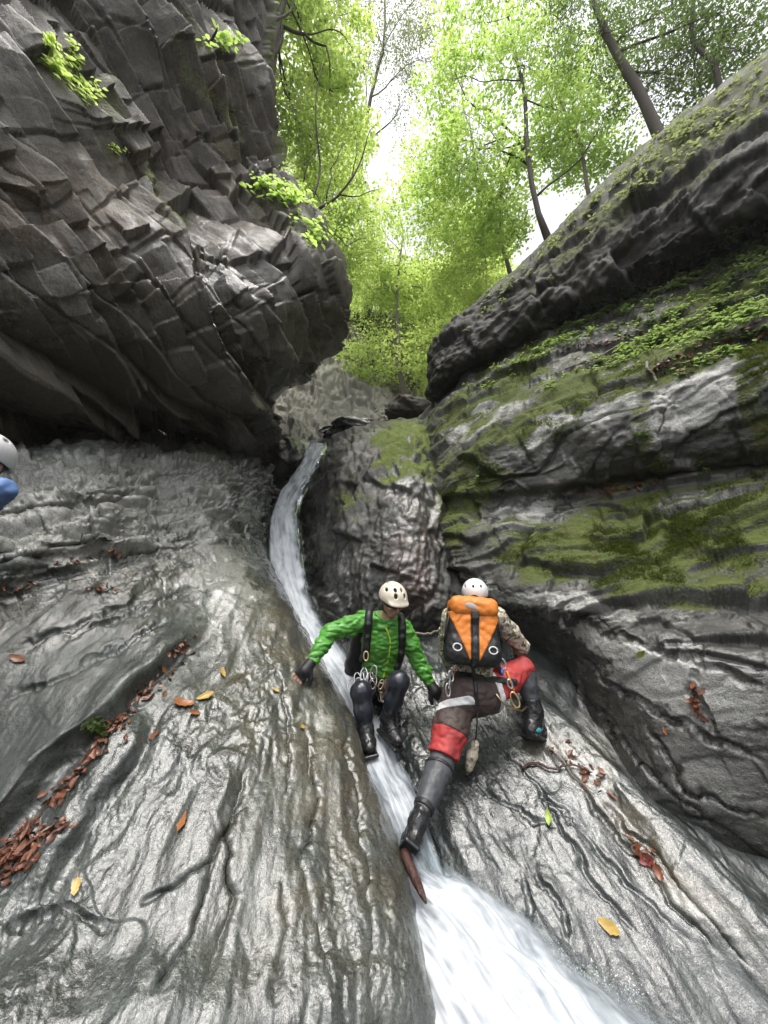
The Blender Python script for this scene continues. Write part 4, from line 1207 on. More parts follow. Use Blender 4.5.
class Field:
    """a signed distance grid that is filled primitive by primitive and turned into one mesh"""
    def __init__(self, lo, hi, h):
        self.lo, self.h = np.asarray(lo, float), h
        self.n = np.ceil((np.asarray(hi, float) - self.lo) / h).astype(int) + 1
        self.a = np.full(self.n, 10.0, np.float32)
    def copy(self):
        o = Field.__new__(Field)
        o.lo, o.h, o.n, o.a = self.lo, self.h, self.n, self.a.copy()
        return o
    def _blk(self, lo, hi):
        i0 = np.clip(np.floor((lo - self.lo) / self.h).astype(int), 0, self.n - 1)
        i1 = np.clip(np.ceil((hi - self.lo) / self.h).astype(int) + 1, 1, self.n)
        sl = tuple(slice(a, b) for a, b in zip(i0, i1))
        ax = [(self.lo[k] + self.h * np.arange(i0[k], i1[k])).astype(np.float32) for k in range(3)]
        return sl, np.stack(np.meshgrid(*ax, indexing='ij'), -1)
    def _join(self, sl, d, k):
        e = self.a[sl]
        if k > 0:
            hh = np.clip(0.5 + 0.5 * (e - d) / k, 0, 1)
            self.a[sl] = e + (d - e) * hh - k * hh * (1 - hh)
        else:
            self.a[sl] = np.minimum(e, d)
    def cap(self, a, b, ra, rb, k=0.02):
        a, b = np.asarray(a, float), np.asarray(b, float)
        m = max(ra, rb) + 2.5 * k + 2 * self.h
        sl, p = self._blk(np.minimum(a, b) - m, np.maximum(a, b) + m)
        ab = b - a
        t = np.clip(((p - a) @ ab) / max(ab @ ab, 1e-9), 0, 1)
        d = np.linalg.norm(p - a - t[..., None] * ab, axis=-1) - (ra + (rb - ra) * t)
        self._join(sl, d, k)
        return self
    def chain(self, pts, rad, k=0.02):
        for i in range(len(pts) - 1):
            self.cap(pts[i], pts[i + 1], rad[i], rad[i + 1], k)
        return self
    def ell(self, c, ax, r, k=0.03, cut=False):
        ax = np.asarray(ax, float); r = np.asarray(r, float); c = np.asarray(c, float)
        m = max(r) + 2.5 * k + 2 * self.h
        sl, p = self._blk(c - m, c + m)
        q = (p - c) @ ax.T
        k0 = np.linalg.norm(q / r, axis=-1)
        k1 = np.maximum(np.linalg.norm(q / (r * r), axis=-1), 1e-6)
        d = k0 * (k0 - 1) / k1
        if cut:
            self.a[sl] = np.maximum(self.a[sl], -d)
        else:
            self._join(sl, d, k)
        return self
    def box(self, c, ax, hs, r=0.02, k=0.0, taper=0.0):
        ax = np.asarray(ax, float); hs = np.asarray(hs, float); c = np.asarray(c, float)
        m = np.linalg.norm(hs) + r + 2.5 * k + 2 * self.h
        sl, p = self._blk(c - m, c + m)
        q = (p - c) @ ax.T
        if taper:
            q = q * np.stack([1 + taper * q[..., 2] / hs[2], np.ones(q.shape[:3]), np.ones(q.shape[:3])], -1)
        w = np.abs(q) - (hs - r)
        d = np.linalg.norm(np.maximum(w, 0), axis=-1) + np.minimum(w.max(-1), 0) - r
        self._join(sl, d, k)
        return self
    def pts(self):
        ax = [(self.lo[k] + self.h * np.arange(self.n[k])).astype(np.float32) for k in range(3)]
        return np.stack(np.meshgrid(*ax, indexing='ij'), -1)
    def clip(self, pt, nrm, near=None):
        """remove what lies on the side nrm points to, optionally only within `near` metres of pt"""
        sl, p = (tuple(slice(None) for _ in range(3)), self.pts()) if near is None else self._blk(np.asarray(pt) - near, np.asarray(pt) + near)
        d = ((p - np.asarray(pt)) @ unit(nrm)).astype(np.float32)
        if near is not None:
            d = np.where(np.linalg.norm(p - np.asarray(pt), axis=-1) < near, d, -1)
        self.a[sl] = np.maximum(self.a[sl], d)
        return self
    def keep(self, pt, near):
        d = np.linalg.norm(self.pts() - np.asarray(pt), axis=-1) - near
        self.a = np.maximum(self.a, d.astype(np.float32))
        return self
    def grow(self, d):
        self.a = self.a - np.float32(d)
        return self
    def shell(self, other):
        self.a = np.maximum(self.a, -other.a)
        return self
    def wrinkle(self, amp, scale, stretch=(1, 1, 1), seed=0.0, rough=True):
        m = np.abs(self.a) < 0.05
        p = self.pts()[m] * np.asarray(stretch, np.float32) * scale + seed
        n = 1 - 2 * np.abs(perlin(p)) if rough else perlin(p)
        n = 0.7 * n + 0.45 * perlin(p * 2.3 + 5)
        self.a[m] += (amp * n).astype(np.float32)
        return self
    def mesh(self, name, mat, parent=None, mats=None, pick=None, smooth=1):
        f = np.pad(self.a, 1, constant_values=10.0)
        s = f < 0
        cs = np.zeros(tuple(np.array(f.shape) - 1), np.int8)
        for dx in (0, 1):
            for dy in (0, 1):
                for dz in (0, 1):
                    cs += s[dx:f.shape[0] - 1 + dx, dy:f.shape[1] - 1 + dy, dz:f.shape[2] - 1 + dz]
        act = (cs > 0) & (cs < 8)
        idx = np.full(act.shape, -1, np.int64)
        ijk = np.argwhere(act)
        idx[act] = np.arange(len(ijk))
        acc = np.zeros((len(ijk), 3)); cnt = np.zeros(len(ijk))
        cor = [(x, y, z) for x in (0, 1) for y in (0, 1) for z in (0, 1)]
        for c0 in cor:
            for axk in range(3):
                if c0[axk]:
                    continue
                c1 = list(c0); c1[axk] = 1
                f0 = f[tuple((ijk + c0).T)]; f1 = f[tuple((ijk + c1).T)]
                x = (f0 < 0) != (f1 < 0)
                t = np.where(x, f0 / np.where(f0 == f1, 1, f0 - f1), 0)
                pt = np.array(c0, float) + t[:, None] * (np.array(c1) - np.array(c0))
                acc[x] += pt[x]; cnt[x] += 1
        V = ijk + acc / np.maximum(cnt, 1)[:, None]
        Q = []
        for axk in range(3):
            a1, a2 = (axk + 1) % 3, (axk + 2) % 3
            s0 = np.take(s, range(0, f.shape[axk] - 1), axk); s1 = np.take(s, range(1, f.shape[axk]), axk)
            e = np.argwhere(s0 != s1)
            e = e[(e[:, a1] > 0) & (e[:, a2] > 0) & (e[:, a1] < f.shape[a1] - 1) & (e[:, a2] < f.shape[a2] - 1)]
            q = []
            for o1, o2 in ((0, 0), (1, 0), (1, 1), (0, 1)):
                g = e.copy(); g[:, a1] -= 1 - o1; g[:, a2] -= 1 - o2
                q.append(idx[tuple(g.T)])
            q = np.stack(q, 1)
            fl = ~s0[tuple(e.T)]
            q[fl] = q[fl][:, ::-1]
            Q.append(q)
        Q = np.concatenate(Q)
        Q = Q[(Q >= 0).all(1)]
        if len(Q) == 0:
            raise ValueError('empty field ' + name)
        W = self.lo + (V - 1) * self.h
        for _ in range(smooth):
            sm = np.zeros_like(W); ct = np.zeros(len(W))
            for k in range(4):
                np.add.at(sm, Q[:, k], W[Q[:, (k + 1) % 4]] + W[Q[:, (k + 3) % 4]]); np.add.at(ct, Q[:, k], 2)
            W = 0.5 * W + 0.5 * sm / np.maximum(ct, 1)[:, None]
        mi = None
        if pick is not None:
            mi = pick(W[Q].mean(1))
        ob = mesh_np(name, W, Q, mat, mats=mats, matidx=mi)
        if parent is not None:
            adopt(ob, parent)
        return ob

# materials of clothes and gear
M_SKIN = simple_mat('skin', (0.46, 0.27, 0.20), 0.5, 0.12, 60, 0.1)
M_HAIR = simple_mat('hair', (0.018, 0.014, 0.012), 0.6, 0.3, 200, 0.3)
M_GREEN = simple_mat('green_shell_fabric', (0.075, 0.27, 0.035), 0.42, 0.16, 26, 0.5, bdist=0.006, dirt=0.55)
M_LIME = simple_mat('lime_zip', (0.55, 0.75, 0.05), 0.5, 0.1)
M_NAVY = simple_mat('dark_neoprene', (0.016, 0.018, 0.026), 0.30, 0.3, 30, 0.25, bdist=0.005)
M_BLACK = simple_mat('black_nylon', (0.012, 0.012, 0.013), 0.50, 0.4, 40, 0.4, bdist=0.004)
M_BOOT = simple_mat('black_rubber', (0.014, 0.014, 0.015), 0.28, 0.4, 40, 0.3)
M_GREY = simple_mat('grey_neoprene', (0.060, 0.062, 0.070), 0.5, 0.2, 40, 0.3, dirt=0.6)
M_RED = simple_mat('red_fabric', (0.40, 0.042, 0.040), 0.6, 0.18, 24, 0.5, bdist=0.006, dirt=0.6)
M_BROWN = simple_mat('brown_seat_fabric', (0.060, 0.040, 0.034), 0.6, 0.25, 24, 0.5, bdist=0.006)
M_ORANGE = simple_mat('orange_fabric', (0.66, 0.20, 0.025), 0.5, 0.14, 24, 0.5, bdist=0.006, dirt=0.4)
M_WHITE = simple_mat('white_webbing', (0.62, 0.62, 0.62), 0.55, 0.06, 60, 0.2, dirt=0.35)
M_SHELLW = simple_mat('white_helmet_plastic', (0.66, 0.66, 0.67), 0.30, 0.04, 20, 0.05, dirt=0.2)
M_SHELLC = simple_mat('cream_helmet_plastic', (0.64, 0.58, 0.47), 0.32, 0.05, 20, 0.05, dirt=0.2)
M_METAL = simple_mat('worn_alloy', (0.62, 0.62, 0.63), 0.30, 0.2, 60, 0.1, metal=1.0)
M_GOLD = simple_mat('gold_alloy', (0.70, 0.55, 0.32), 0.35, 0.2, 60, 0.1, metal=1.0)
M_BLUE = simple_mat('blue_fabric', (0.10, 0.19, 0.42), 0.55, 0.25, 30, 0.4)
M_BLUEW = simple_mat('blue_webbing', (0.05, 0.12, 0.45), 0.55, 0.2, 60, 0.2)
M_PINK = simple_mat('red_cord', (0.65, 0.06, 0.10), 0.55, 0.2, 60, 0.2)
M_TEAL = simple_mat('teal_patch', (0.02, 0.22, 0.24), 0.5, 0.2)
M_CAMO, _nt, _b = mat_new('camouflage_cloth')
_g = _nt.nodes.new('ShaderNodeNewGeometry')
_v1 = noise(_nt, _g.outputs['Position'], 16, 2, 0.5, 0.6); _v2 = noise(_nt, _g.outputs['Position'], 24, 2, 0.5, 0.8)
_mp = nd(_nt, 'ShaderNodeMapping', {'Vector': _g.outputs['Position'], 'Location': (3.1, 7.7, 1.9)})
_v3 = noise(_nt, _mp.outputs[0], 20, 2, 0.5, 0.6)
_c = mixc(_nt, ramp(_nt, _v1, 0.47, 0.52), (0.42, 0.36, 0.27), (0.56, 0.52, 0.43))
_c = mixc(_nt, ramp(_nt, _v2, 0.56, 0.59), _c, (0.13, 0.10, 0.065))
_c = mixc(_nt, ramp(_nt, _v3, 0.58, 0.61), _c, (0.11, 0.13, 0.06))
_nt.links.new(_c, _b.inputs['Base Color']); _b.inputs['Roughness'].default_value = 0.75
_nt.links.new(nd(_nt, 'ShaderNodeBump', {'Strength': .4, 'Distance': .006, 'Height': _v1}).outputs[0], _b.inputs['Normal'])

def hand(F, wrist, palm, fdir, side, s=1.0, curl=0.5, down=None):
    """palm and five fingers; fdir points along the fingers, side towards the thumb, down is the palm side"""
    fdir = unit(fdir); side = unit(np.asarray(side) - fdir * np.dot(side, fdir))
    dn = unit(np.cross(fdir, side)) if down is None else unit(np.asarray(down) - fdir * np.dot(down, fdir))
    kn = palm + fdir * 0.040 * s
    F.cap(wrist, palm, 0.026 * s, 0.030 * s, 0.02)
    tips = []
    for i, (off, ln) in enumerate(((0.030, .070), (0.011, .079), (-0.009, .074), (-0.028, .058))):
        k = kn + side * off * s
        F.cap(palm + side * off * 0.7 * s, k, 0.015 * s, 0.012 * s, 0.012)
        fd = unit(fdir + side * off * 5 + dn * 0.15)
        a = k + fd * ln * 0.45 * s
        b = a + unit(fd + dn * curl) * ln * 0.32 * s
        c = b + unit(fd + dn * curl * 2.0) * ln * 0.26 * s
        F.chain([k, a, b, c], [0.0105 * s, 0.0098 * s, 0.0090 * s, 0.0078 * s], 0.004)
        tips.append((a, c))
    t0 = palm + side * 0.026 * s - fdir * 0.018 * s
    t1 = t0 + unit(side * 1.0 + fdir * 0.7 + dn * 0.2) * 0.040 * s
    t2 = t1 + unit(side * 0.45 + fdir * 1.0 + dn * 0.3) * 0.030 * s
    F.chain([t0, t1, t2], [0.015 * s, 0.0115 * s, 0.0090 * s], 0.008)
    return kn, tips

def head(F, c, fwd, up):
    fwd = unit(fwd); up = unit(np.asarray(up) - fwd * np.dot(up, fwd)); rt = np.cross(fwd, up)
    ax = [rt, fwd, up]
    F.ell(c + up * 0.025, ax, (0.074, 0.094, 0.090), 0.02)
    F.ell(c - up * 0.045 + fwd * 0.022, ax, (0.056, 0.066, 0.068), 0.03)
    F.ell(c - up * 0.098 + fwd * 0.058, ax, (0.026, 0.024, 0.020), 0.02)
    F.ell(c + fwd * 0.080 + up * 0.022, ax, (0.052, 0.018, 0.012), 0.015)
    for s in (-1, 1):
        F.ell(c + fwd * 0.092 + rt * 0.032 * s - up * 0.002, ax, (0.015, 0.010, 0.010), 0, cut=True)
        F.ell(c + fwd * 0.072 + rt * 0.040 * s - up * 0.030, ax, (0.022, 0.020, 0.018), 0.015)
        F.ell(c + rt * 0.078 * s - up * 0.008, ax, (0.010, 0.020, 0.032), 0.006)
        F.ell(c + fwd * 0.082 + rt * 0.031 * s - up * 0.002, ax, (0.012, 0.012, 0.012), 0.001)
    F.chain([c + fwd * 0.090 + up * 0.008, c + fwd * 0.114 - up * 0.032], [0.008, 0.014], 0.008)
    F.ell(c + fwd * 0.088 - up * 0.066, ax, (0.026, 0.012, 0.008), 0.006)
    F.ell(c + fwd * 0.100 - up * 0.064, ax, (0.022, 0.008, 0.0025), 0, cut=True)
    return ax

def bounds(pts, m):
    a = np.array(pts)
    return a.min(0) - m, a.max(0) + m

def torso(F, J, w=1.0, grow=0.0, k=0.05):
    x = unit(J['shR'] - J['shL']); u = unit(J['chest'] - J['pelvis']); f = np.cross(u, x)
    ax = [x, f, unit(np.cross(x, f))]
    F.ell(J['chest'], ax, (0.168 * w + grow, 0.112 * w + grow, 0.190 + grow), k)
    F.ell(0.5 * (J['chest'] + J['pelvis']), ax, (0.140 * w + grow, 0.100 * w + grow, 0.150 + grow), k)
    hx = unit(J['hipR'] - J['hipL'])
    F.ell(J['pelvis'], [hx, np.cross(u, hx), u], (0.160 * w + grow, 0.118 * w + grow, 0.115 + grow), k)
    for s in 'RL':
        F.cap(J['neck'], J['sh' + s], 0.060 + grow, 0.062 + grow, k)
    return ax

def body(J, h, root):
    lo, hi = bounds([v for k, v in J.items() if k not in ('fwd', 'up') and k[:2] != 'hd'], 0.24)
    F = Field(lo, hi, h)
    torso(F, J, 0.93)
    F.cap(J['neck'] , J['head'] - unit(J['up']) * 0.05, 0.052, 0.050, 0.03)
    for s in 'RL':
        F.chain([J['sh' + s], J['el' + s], J['wr' + s]], [0.050, 0.038, 0.026], 0.03)
        F.chain([J['hip' + s], J['kn' + s], J['an' + s]], [0.080, 0.052, 0.036], 0.03)
        F.chain([J['an' + s], J['heel' + s], J['toe' + s]], [0.036, 0.030, 0.022], 0.02)
        J['knuck' + s], J['tips' + s] = hand(F, J['wr' + s], J['hand' + s], J['hdir' + s], J['hside' + s], 1.12, 0.40, J.get('hdown' + s))
    J['ax'] = head(F, J['head'], J['fwd'], J['up'])
    return F, lo, hi

def gloves(J, lo, hi, root):
    for s in 'RL':
        p = J['hand' + s]
        G = Field(p - 0.15, p + 0.15, 0.004)
        hand(G, J['wr' + s], p, J['hdir' + s], J['hside' + s], 1.12, 0.40, J.get('hdown' + s))
        G.cap(J['wr' + s], p, 0.030, 0.030, 0.02).grow(0.0045)
        fd = unit(J['hdir' + s])
        G.clip(p + fd * 0.058, fd)
        G.clip(J['wr' + s] + (J['wr' + s] - p) * 0.35, J['wr' + s] - p)
        G.mesh('glove', M_BLACK, root)

def helmet(J, shell_mat, root, vents, s=1.0):
    rt, fw, up = [np.asarray(a) for a in J['ax']]
    c = J['head'] + up * 0.030
    lo, hi = c - 0.22, c + 0.22
    H = Field(lo, hi, 0.0045)
    H.ell(c, [rt, fw, up], (0.108 * s, 0.133 * s, 0.116 * s), 0)
    ridge = H.copy()
    I = Field(lo, hi, 0.0045).ell(c - up * 0.006, [rt, fw, up], (0.096 * s, 0.121 * s, 0.104 * s), 0)
    H.ell(c + fw * 0.105 * s + up * 0.002, [rt, fw, up], (0.085 * s, 0.045 * s, 0.018), 0.03)
    H.shell(I)
    H.clip(c - up * 0.020, -up + fw * 0.10)
    for a, e, r in vents:
        d = math.cos(e) * (math.cos(a) * fw + math.sin(a) * rt) + math.sin(e) * up
        q = c + d * 0.115 * s
        t = unit(np.cross(d, rt))
        H.ell(q, [unit(np.cross(d, t)), d, t], (r * 0.62, 0.05, r), 0, cut=True)
    o = H.mesh('helmet', shell_mat, root)
    # cradle and hair under it
    L = Field(lo, hi, 0.006).ell(c - up * 0.004, [rt, fw, up], (0.090 * s, 0.113 * s, 0.097 * s), 0)
    L.clip(c - up * 0.030, -up - fw * 0.55)
    L.mesh('hair', M_HAIR, root)
    st = [c + rt * 0.088 - up * 0.02, c + rt * 0.075 - up * 0.10 + fw * 0.03, c - up * 0.155 + fw * 0.055, c - rt * 0.075 - up * 0.10 + fw * 0.03, c - rt * 0.088 - up * 0.02]
    adopt(tube_obj('chin_strap', [(np.array(st), 0.006)], M_BLACK), root)
    return o

def oval(c, u, v, ru, rv, n=18):
    t = np.linspace(0, 2 * math.pi, n)
    return c + np.cos(t)[:, None] * ru * unit(u) + np.sin(t)[:, None] * rv * unit(v)

def band(F, pt, nrm, w, near, name, mat, root, g=0.008):
    B = F.copy().grow(g)
    n = unit(nrm)
    B.clip(np.asarray(pt) + n * w / 2, n); B.clip(np.asarray(pt) - n * w / 2, -n)
    B.keep(pt, near)
    B.shell(F.copy().grow(-0.006))
    return B.mesh(name, mat, root, smooth=0)

def boot(J, s, root, mat, name='boot', r=1.0):
    an, he, to = J['an' + s], J['heel' + s], J['toe' + s]
    pts = [an, he, to]
    lo, hi = bounds(pts, 0.13)
    F = Field(lo, hi, 0.005)
    leg = unit(J['kn' + s] - an)
    top = an + leg * 0.075
    fd = unit(to - he)
    sole_n = unit(leg - fd * np.dot(leg, fd))
    F.chain([top, an], [0.060 * r, 0.056 * r], 0.03)
    F.chain([an, he], [0.054 * r, 0.046 * r], 0.03)
    F.chain([he, he + fd * 0.10, to], [0.044 * r, 0.050 * r, 0.040 * r], 0.03)
    F.cap(an, he + fd * 0.13, 0.050 * r, 0.038 * r, 0.03)
    F.wrinkle(0.004, 28, seed=3)
    F.clip(he - sole_n * 0.040, -sole_n)
    F.clip(top + leg * 0.012, leg)
    o = F.mesh(name, mat, root)
    S = Field(lo, hi, 0.005)
    c = 0.5 * (he + to) - sole_n * 0.043
    S.box(c, [np.cross(fd, sole_n), fd, sole_n], (0.052 * r, 0.5 * np.linalg.norm(to - he) + 0.045, 0.013), 0.010)
    sole = S.mesh('sole', M_BOOT)
    sole.parent = o
    for i in range(2):
        q = he + fd * (0.045 + 0.05 * i) + sole_n * (0.030 - 0.014 * i)
        st = tube_obj('buckle_strap', [(oval(q, np.cross(fd, sole_n), sole_n + fd * 0.3, 0.056 * r, 0.052 * r), 0.007)], M_BLACK)
        st.parent = o
    return o

def legs(F, J, rh, rk, ra, which='RL'):
    for s in which:
        F.chain([J['hip' + s], J['kn' + s], J['an' + s]], [rh, rk, ra], 0.03)

# ---------------- the climber in the green jacket
def climber_green():
    J = dict(head=P(392, 600, 2.93), neck=P(386, 620, 3.00), chest=P(383, 643, 3.03), pelvis=P(378, 686, 3.10),
             shR=P(364, 621, 3.01), elR=P(330, 633, 2.95), wrR=P(313, 660, 2.90), handR=P(305, 671, 2.86),
             shL=P(403, 629, 3.03), elL=P(417, 659, 3.01), wrL=P(429, 682, 2.96), handL=P(435, 691, 2.92),
             hipR=P(367, 690, 3.10), knR=P(361, 692, 2.72), anR=P(366, 730, 2.64), heelR=P(366, 740, 2.66), toeR=P(370, 748, 2.52),
             hipL=P(388, 688, 3.10), knL=P(399, 682, 2.70), anL=P(388, 717, 2.70), heelL=P(386, 727, 2.71), toeL=P(398, 741, 2.58))
    for s, (x, y) in (('R', (304, 676)), ('L', (439, 695))):
        t = min(surf_t(x, y), 2.93) - 0.035          # hands down on the rock
        off = P(*pix(J['hand' + s])[:2], t) - J['hand' + s]
        J['hand' + s] = J['hand' + s] + off; J['wr' + s] = J['wr' + s] + off * 0.9; J['el' + s] = J['el' + s] + off * 0.35
    J['fwd'] = unit(np.array([0.42, -0.66, -0.62])); J['up'] = np.array([0.10, -0.35, 0.93])
    J['hdirR'] = P(292, 680, 2.84) - P(304, 669, 2.87); J['hsideR'] = P(312, 684, 2.84) - P(304, 671, 2.86); J['hdownR'] = np.array([0.1, 0.35, -0.9])
    J['hdirL'] = P(447, 699, 2.92) - P(435, 690, 2.93); J['hsideL'] = P(430, 699, 2.90) - P(435, 691, 2.92); J['hdownL'] = np.array([0.0, 0.5, -0.85])
    base = 0.5 * (J['heelR'] + J['heelL'])
    F, lo, hi = body(J, 0.0058, None)
    root = F.mesh('person', M_SKIN)
    tag(root, 'climber in a green jacket and cream helmet, crouching with arms spread to the rock', 'person')
    # jacket
    G = Field(lo, hi, 0.006)
    torso(G, J, 1.0, 0.016)
    G.ell(J['neck'] + unit(J['head'] - J['neck']) * 0.02, np.eye(3), (0.080, 0.080, 0.060), 0.03)
    for s in 'RL':
        m1 = 0.5 * (J['sh' + s] + J['el' + s])
        G.chain([J['sh' + s], m1, J['el' + s]], [0.080, 0.082, 0.068], 0.03)
        we = J['wr' + s] + 0.35 * (J['hand' + s] - J['wr' + s])
        G.chain([J['el' + s], 0.5 * (J['el' + s] + we), we], [0.068, 0.060, 0.046], 0.03)
    G.wrinkle(0.015, 11, (1, 1, 2.2), 2.0)
    G.clip(J['pelvis'] + unit(J['chest'] - J['pelvis']) * -0.02, J['pelvis'] - J['chest'])
    G.clip(J['neck'] + unit(J['head'] - J['neck']) * 0.052, J['head'] - J['neck'], 0.12)
    for s in 'RL':
        G.clip(J['wr' + s] + 0.30 * (J['hand' + s] - J['wr' + s]), J['wr' + s] - J['el' + s], 0.10)
    jk = G.mesh('jacket', M_GREEN, root)
    z = [P(386, 628, 2.86), P(390, 640, 2.88), P(389, 655, 2.89), P(386, 668, 2.93), P(383, 678, 2.96)]
    # the zip lies on the jacket: slide every point along the view ray onto the cloth
    def onto(F, pt):
        d = unit(pt); p = pt - d * 0.15
        for _ in range(80):
            i = np.round((p - F.lo) / F.h).astype(int)
            if (i < 0).any() or (i >= F.n).any():
                p = p + d * 0.004
                continue
            if F.a[tuple(i)] < 0.002:
                break
            p = p + d * 0.004
        return p
    zz = np.array([onto(G, q) for q in z])
    zz = _upsample(zz, [5] * 4, True)
    zi = tube_obj('zip', [(zz, 0.006)], M_LIME)
    adopt(zi, root)
    tr = Field(lo, hi, 0.006)
    u = unit(J['chest'] - J['pelvis'])
    tr.ell(J['pelvis'], np.eye(3), (0.165, 0.140, 0.125), 0.03)
    for s in 'RL':
        m = 0.5 * (J['kn' + s] + J['an' + s])
        tr.chain([J['hip' + s], J['kn' + s]], [0.098, 0.076], 0.04)
        tr.chain([J['kn' + s], m, J['an' + s]], [0.074, 0.068, 0.050], 0.03)
    tr.wrinkle(0.004, 14, seed=7)
    tr.clip(J['pelvis'] + u * 0.10, u, 0.3)
    tr.mesh('trousers', M_NAVY, root)
    for s in 'RL':
        boot(J, s, root, M_BOOT, r=0.95)
    gloves(J, lo, hi, root)
    helmet(J, M_SHELLC, root, [(0.55, 0.95, .020), (-0.25, 0.98, .020), (0.40, 0.55, .022), (-0.35, 0.55, .022), (1.5, 0.7, .02), (-1.4, 0.7, .02), (2.6, 0.8, .02), (-2.6, 0.8, .02)])
    # harness with its rack of metal
    hb = band(G, J['pelvis'] + u * 0.105, u, 0.05, 0.30, 'harness', M_BLACK, root, 0.012)
    rng = np.random.RandomState(4)
    for i in range(15):
        c = P(rng.uniform(349, 374), rng.uniform(668, 694), 2.88 + rng.uniform(-.05, .04))
        a = rng.normal(size=3) * 0.35 + np.array([0, 0, 1.0]); b = np.cross(a, rng.normal(size=3) * 0.5 + np.array([0, 1, 0]))
        cb = tube_obj('carabiner', [(oval(c, a, b, 0.050, 0.026), 0.0052)], M_METAL)
        adopt(cb, root)
        cb.parent = hb; cb.matrix_parent_inverse = Matrix()
    for i in range(5):
        c = P(rng.uniform(378, 386), rng.uniform(684, 698), 2.90)
        cb = tube_obj('carabiner', [(oval(c, np.array([.3, 0, 1.0]) + rng.normal(size=3) * .3, np.array([1, .1, 0]), 0.036, 0.018), 0.0045)], M_METAL if i % 2 else M_GOLD)
        cb.parent = hb
    rg = tube_obj('belay_ring', [(oval(P(366, 656, 2.86), [0, 0, 1], [1, 0, 0], 0.034, 0.018), 0.006)], M_GOLD); rg.parent = hb
    # black rucksack on his back, straps over the shoulders
    pc = J['chest'] - u * 0.04 + np.array([-0.13, 0.17, -0.02])
    bag = empty('backpack', tuple(pc), 'black rucksack worn by the climber in the green jacket', 'backpack')
    B = Field(pc - 0.45, pc + 0.45, 0.008)
    xx = unit(J['shL'] - J['shR'])
    B.box(pc, [xx, np.cross(u, xx), u], (0.165, 0.105, 0.26), 0.07)
    B.wrinkle(0.012, 9, seed=1)
    B.mesh('pack_body', M_BLACK, bag)
    B = Field(pc - 0.45, pc + 0.45, 0.008)
    B.box(pc + u * 0.27, [xx, np.cross(u, xx), u], (0.15, 0.11, 0.055), 0.045)
    B.wrinkle(0.014, 14, seed=5)
    B.mesh('lid', M_BLACK, bag)
    for pts in ([P(371, 606, 3.04), P(369, 614, 2.92), P(368, 630, 2.86), P(366, 650, 2.88), P(358, 668, 2.98)], [P(400, 615, 3.06), P(402, 624, 2.93), P(402, 640, 2.90), P(400, 658, 2.93), P(396, 668, 3.0)]):
        q = _upsample(np.array(pts), [6] * 4, True)
        L = Field(*bounds(q, 0.06), 0.005)
        L.chain([onto(G, v) - unit(v) * 0.002 for v in q], [0.030] * len(q), 0.01)
        L.mesh('shoulder_strap', M_BLACK, bag)
    return J, G
JG, FG_JACKET = climber_green()

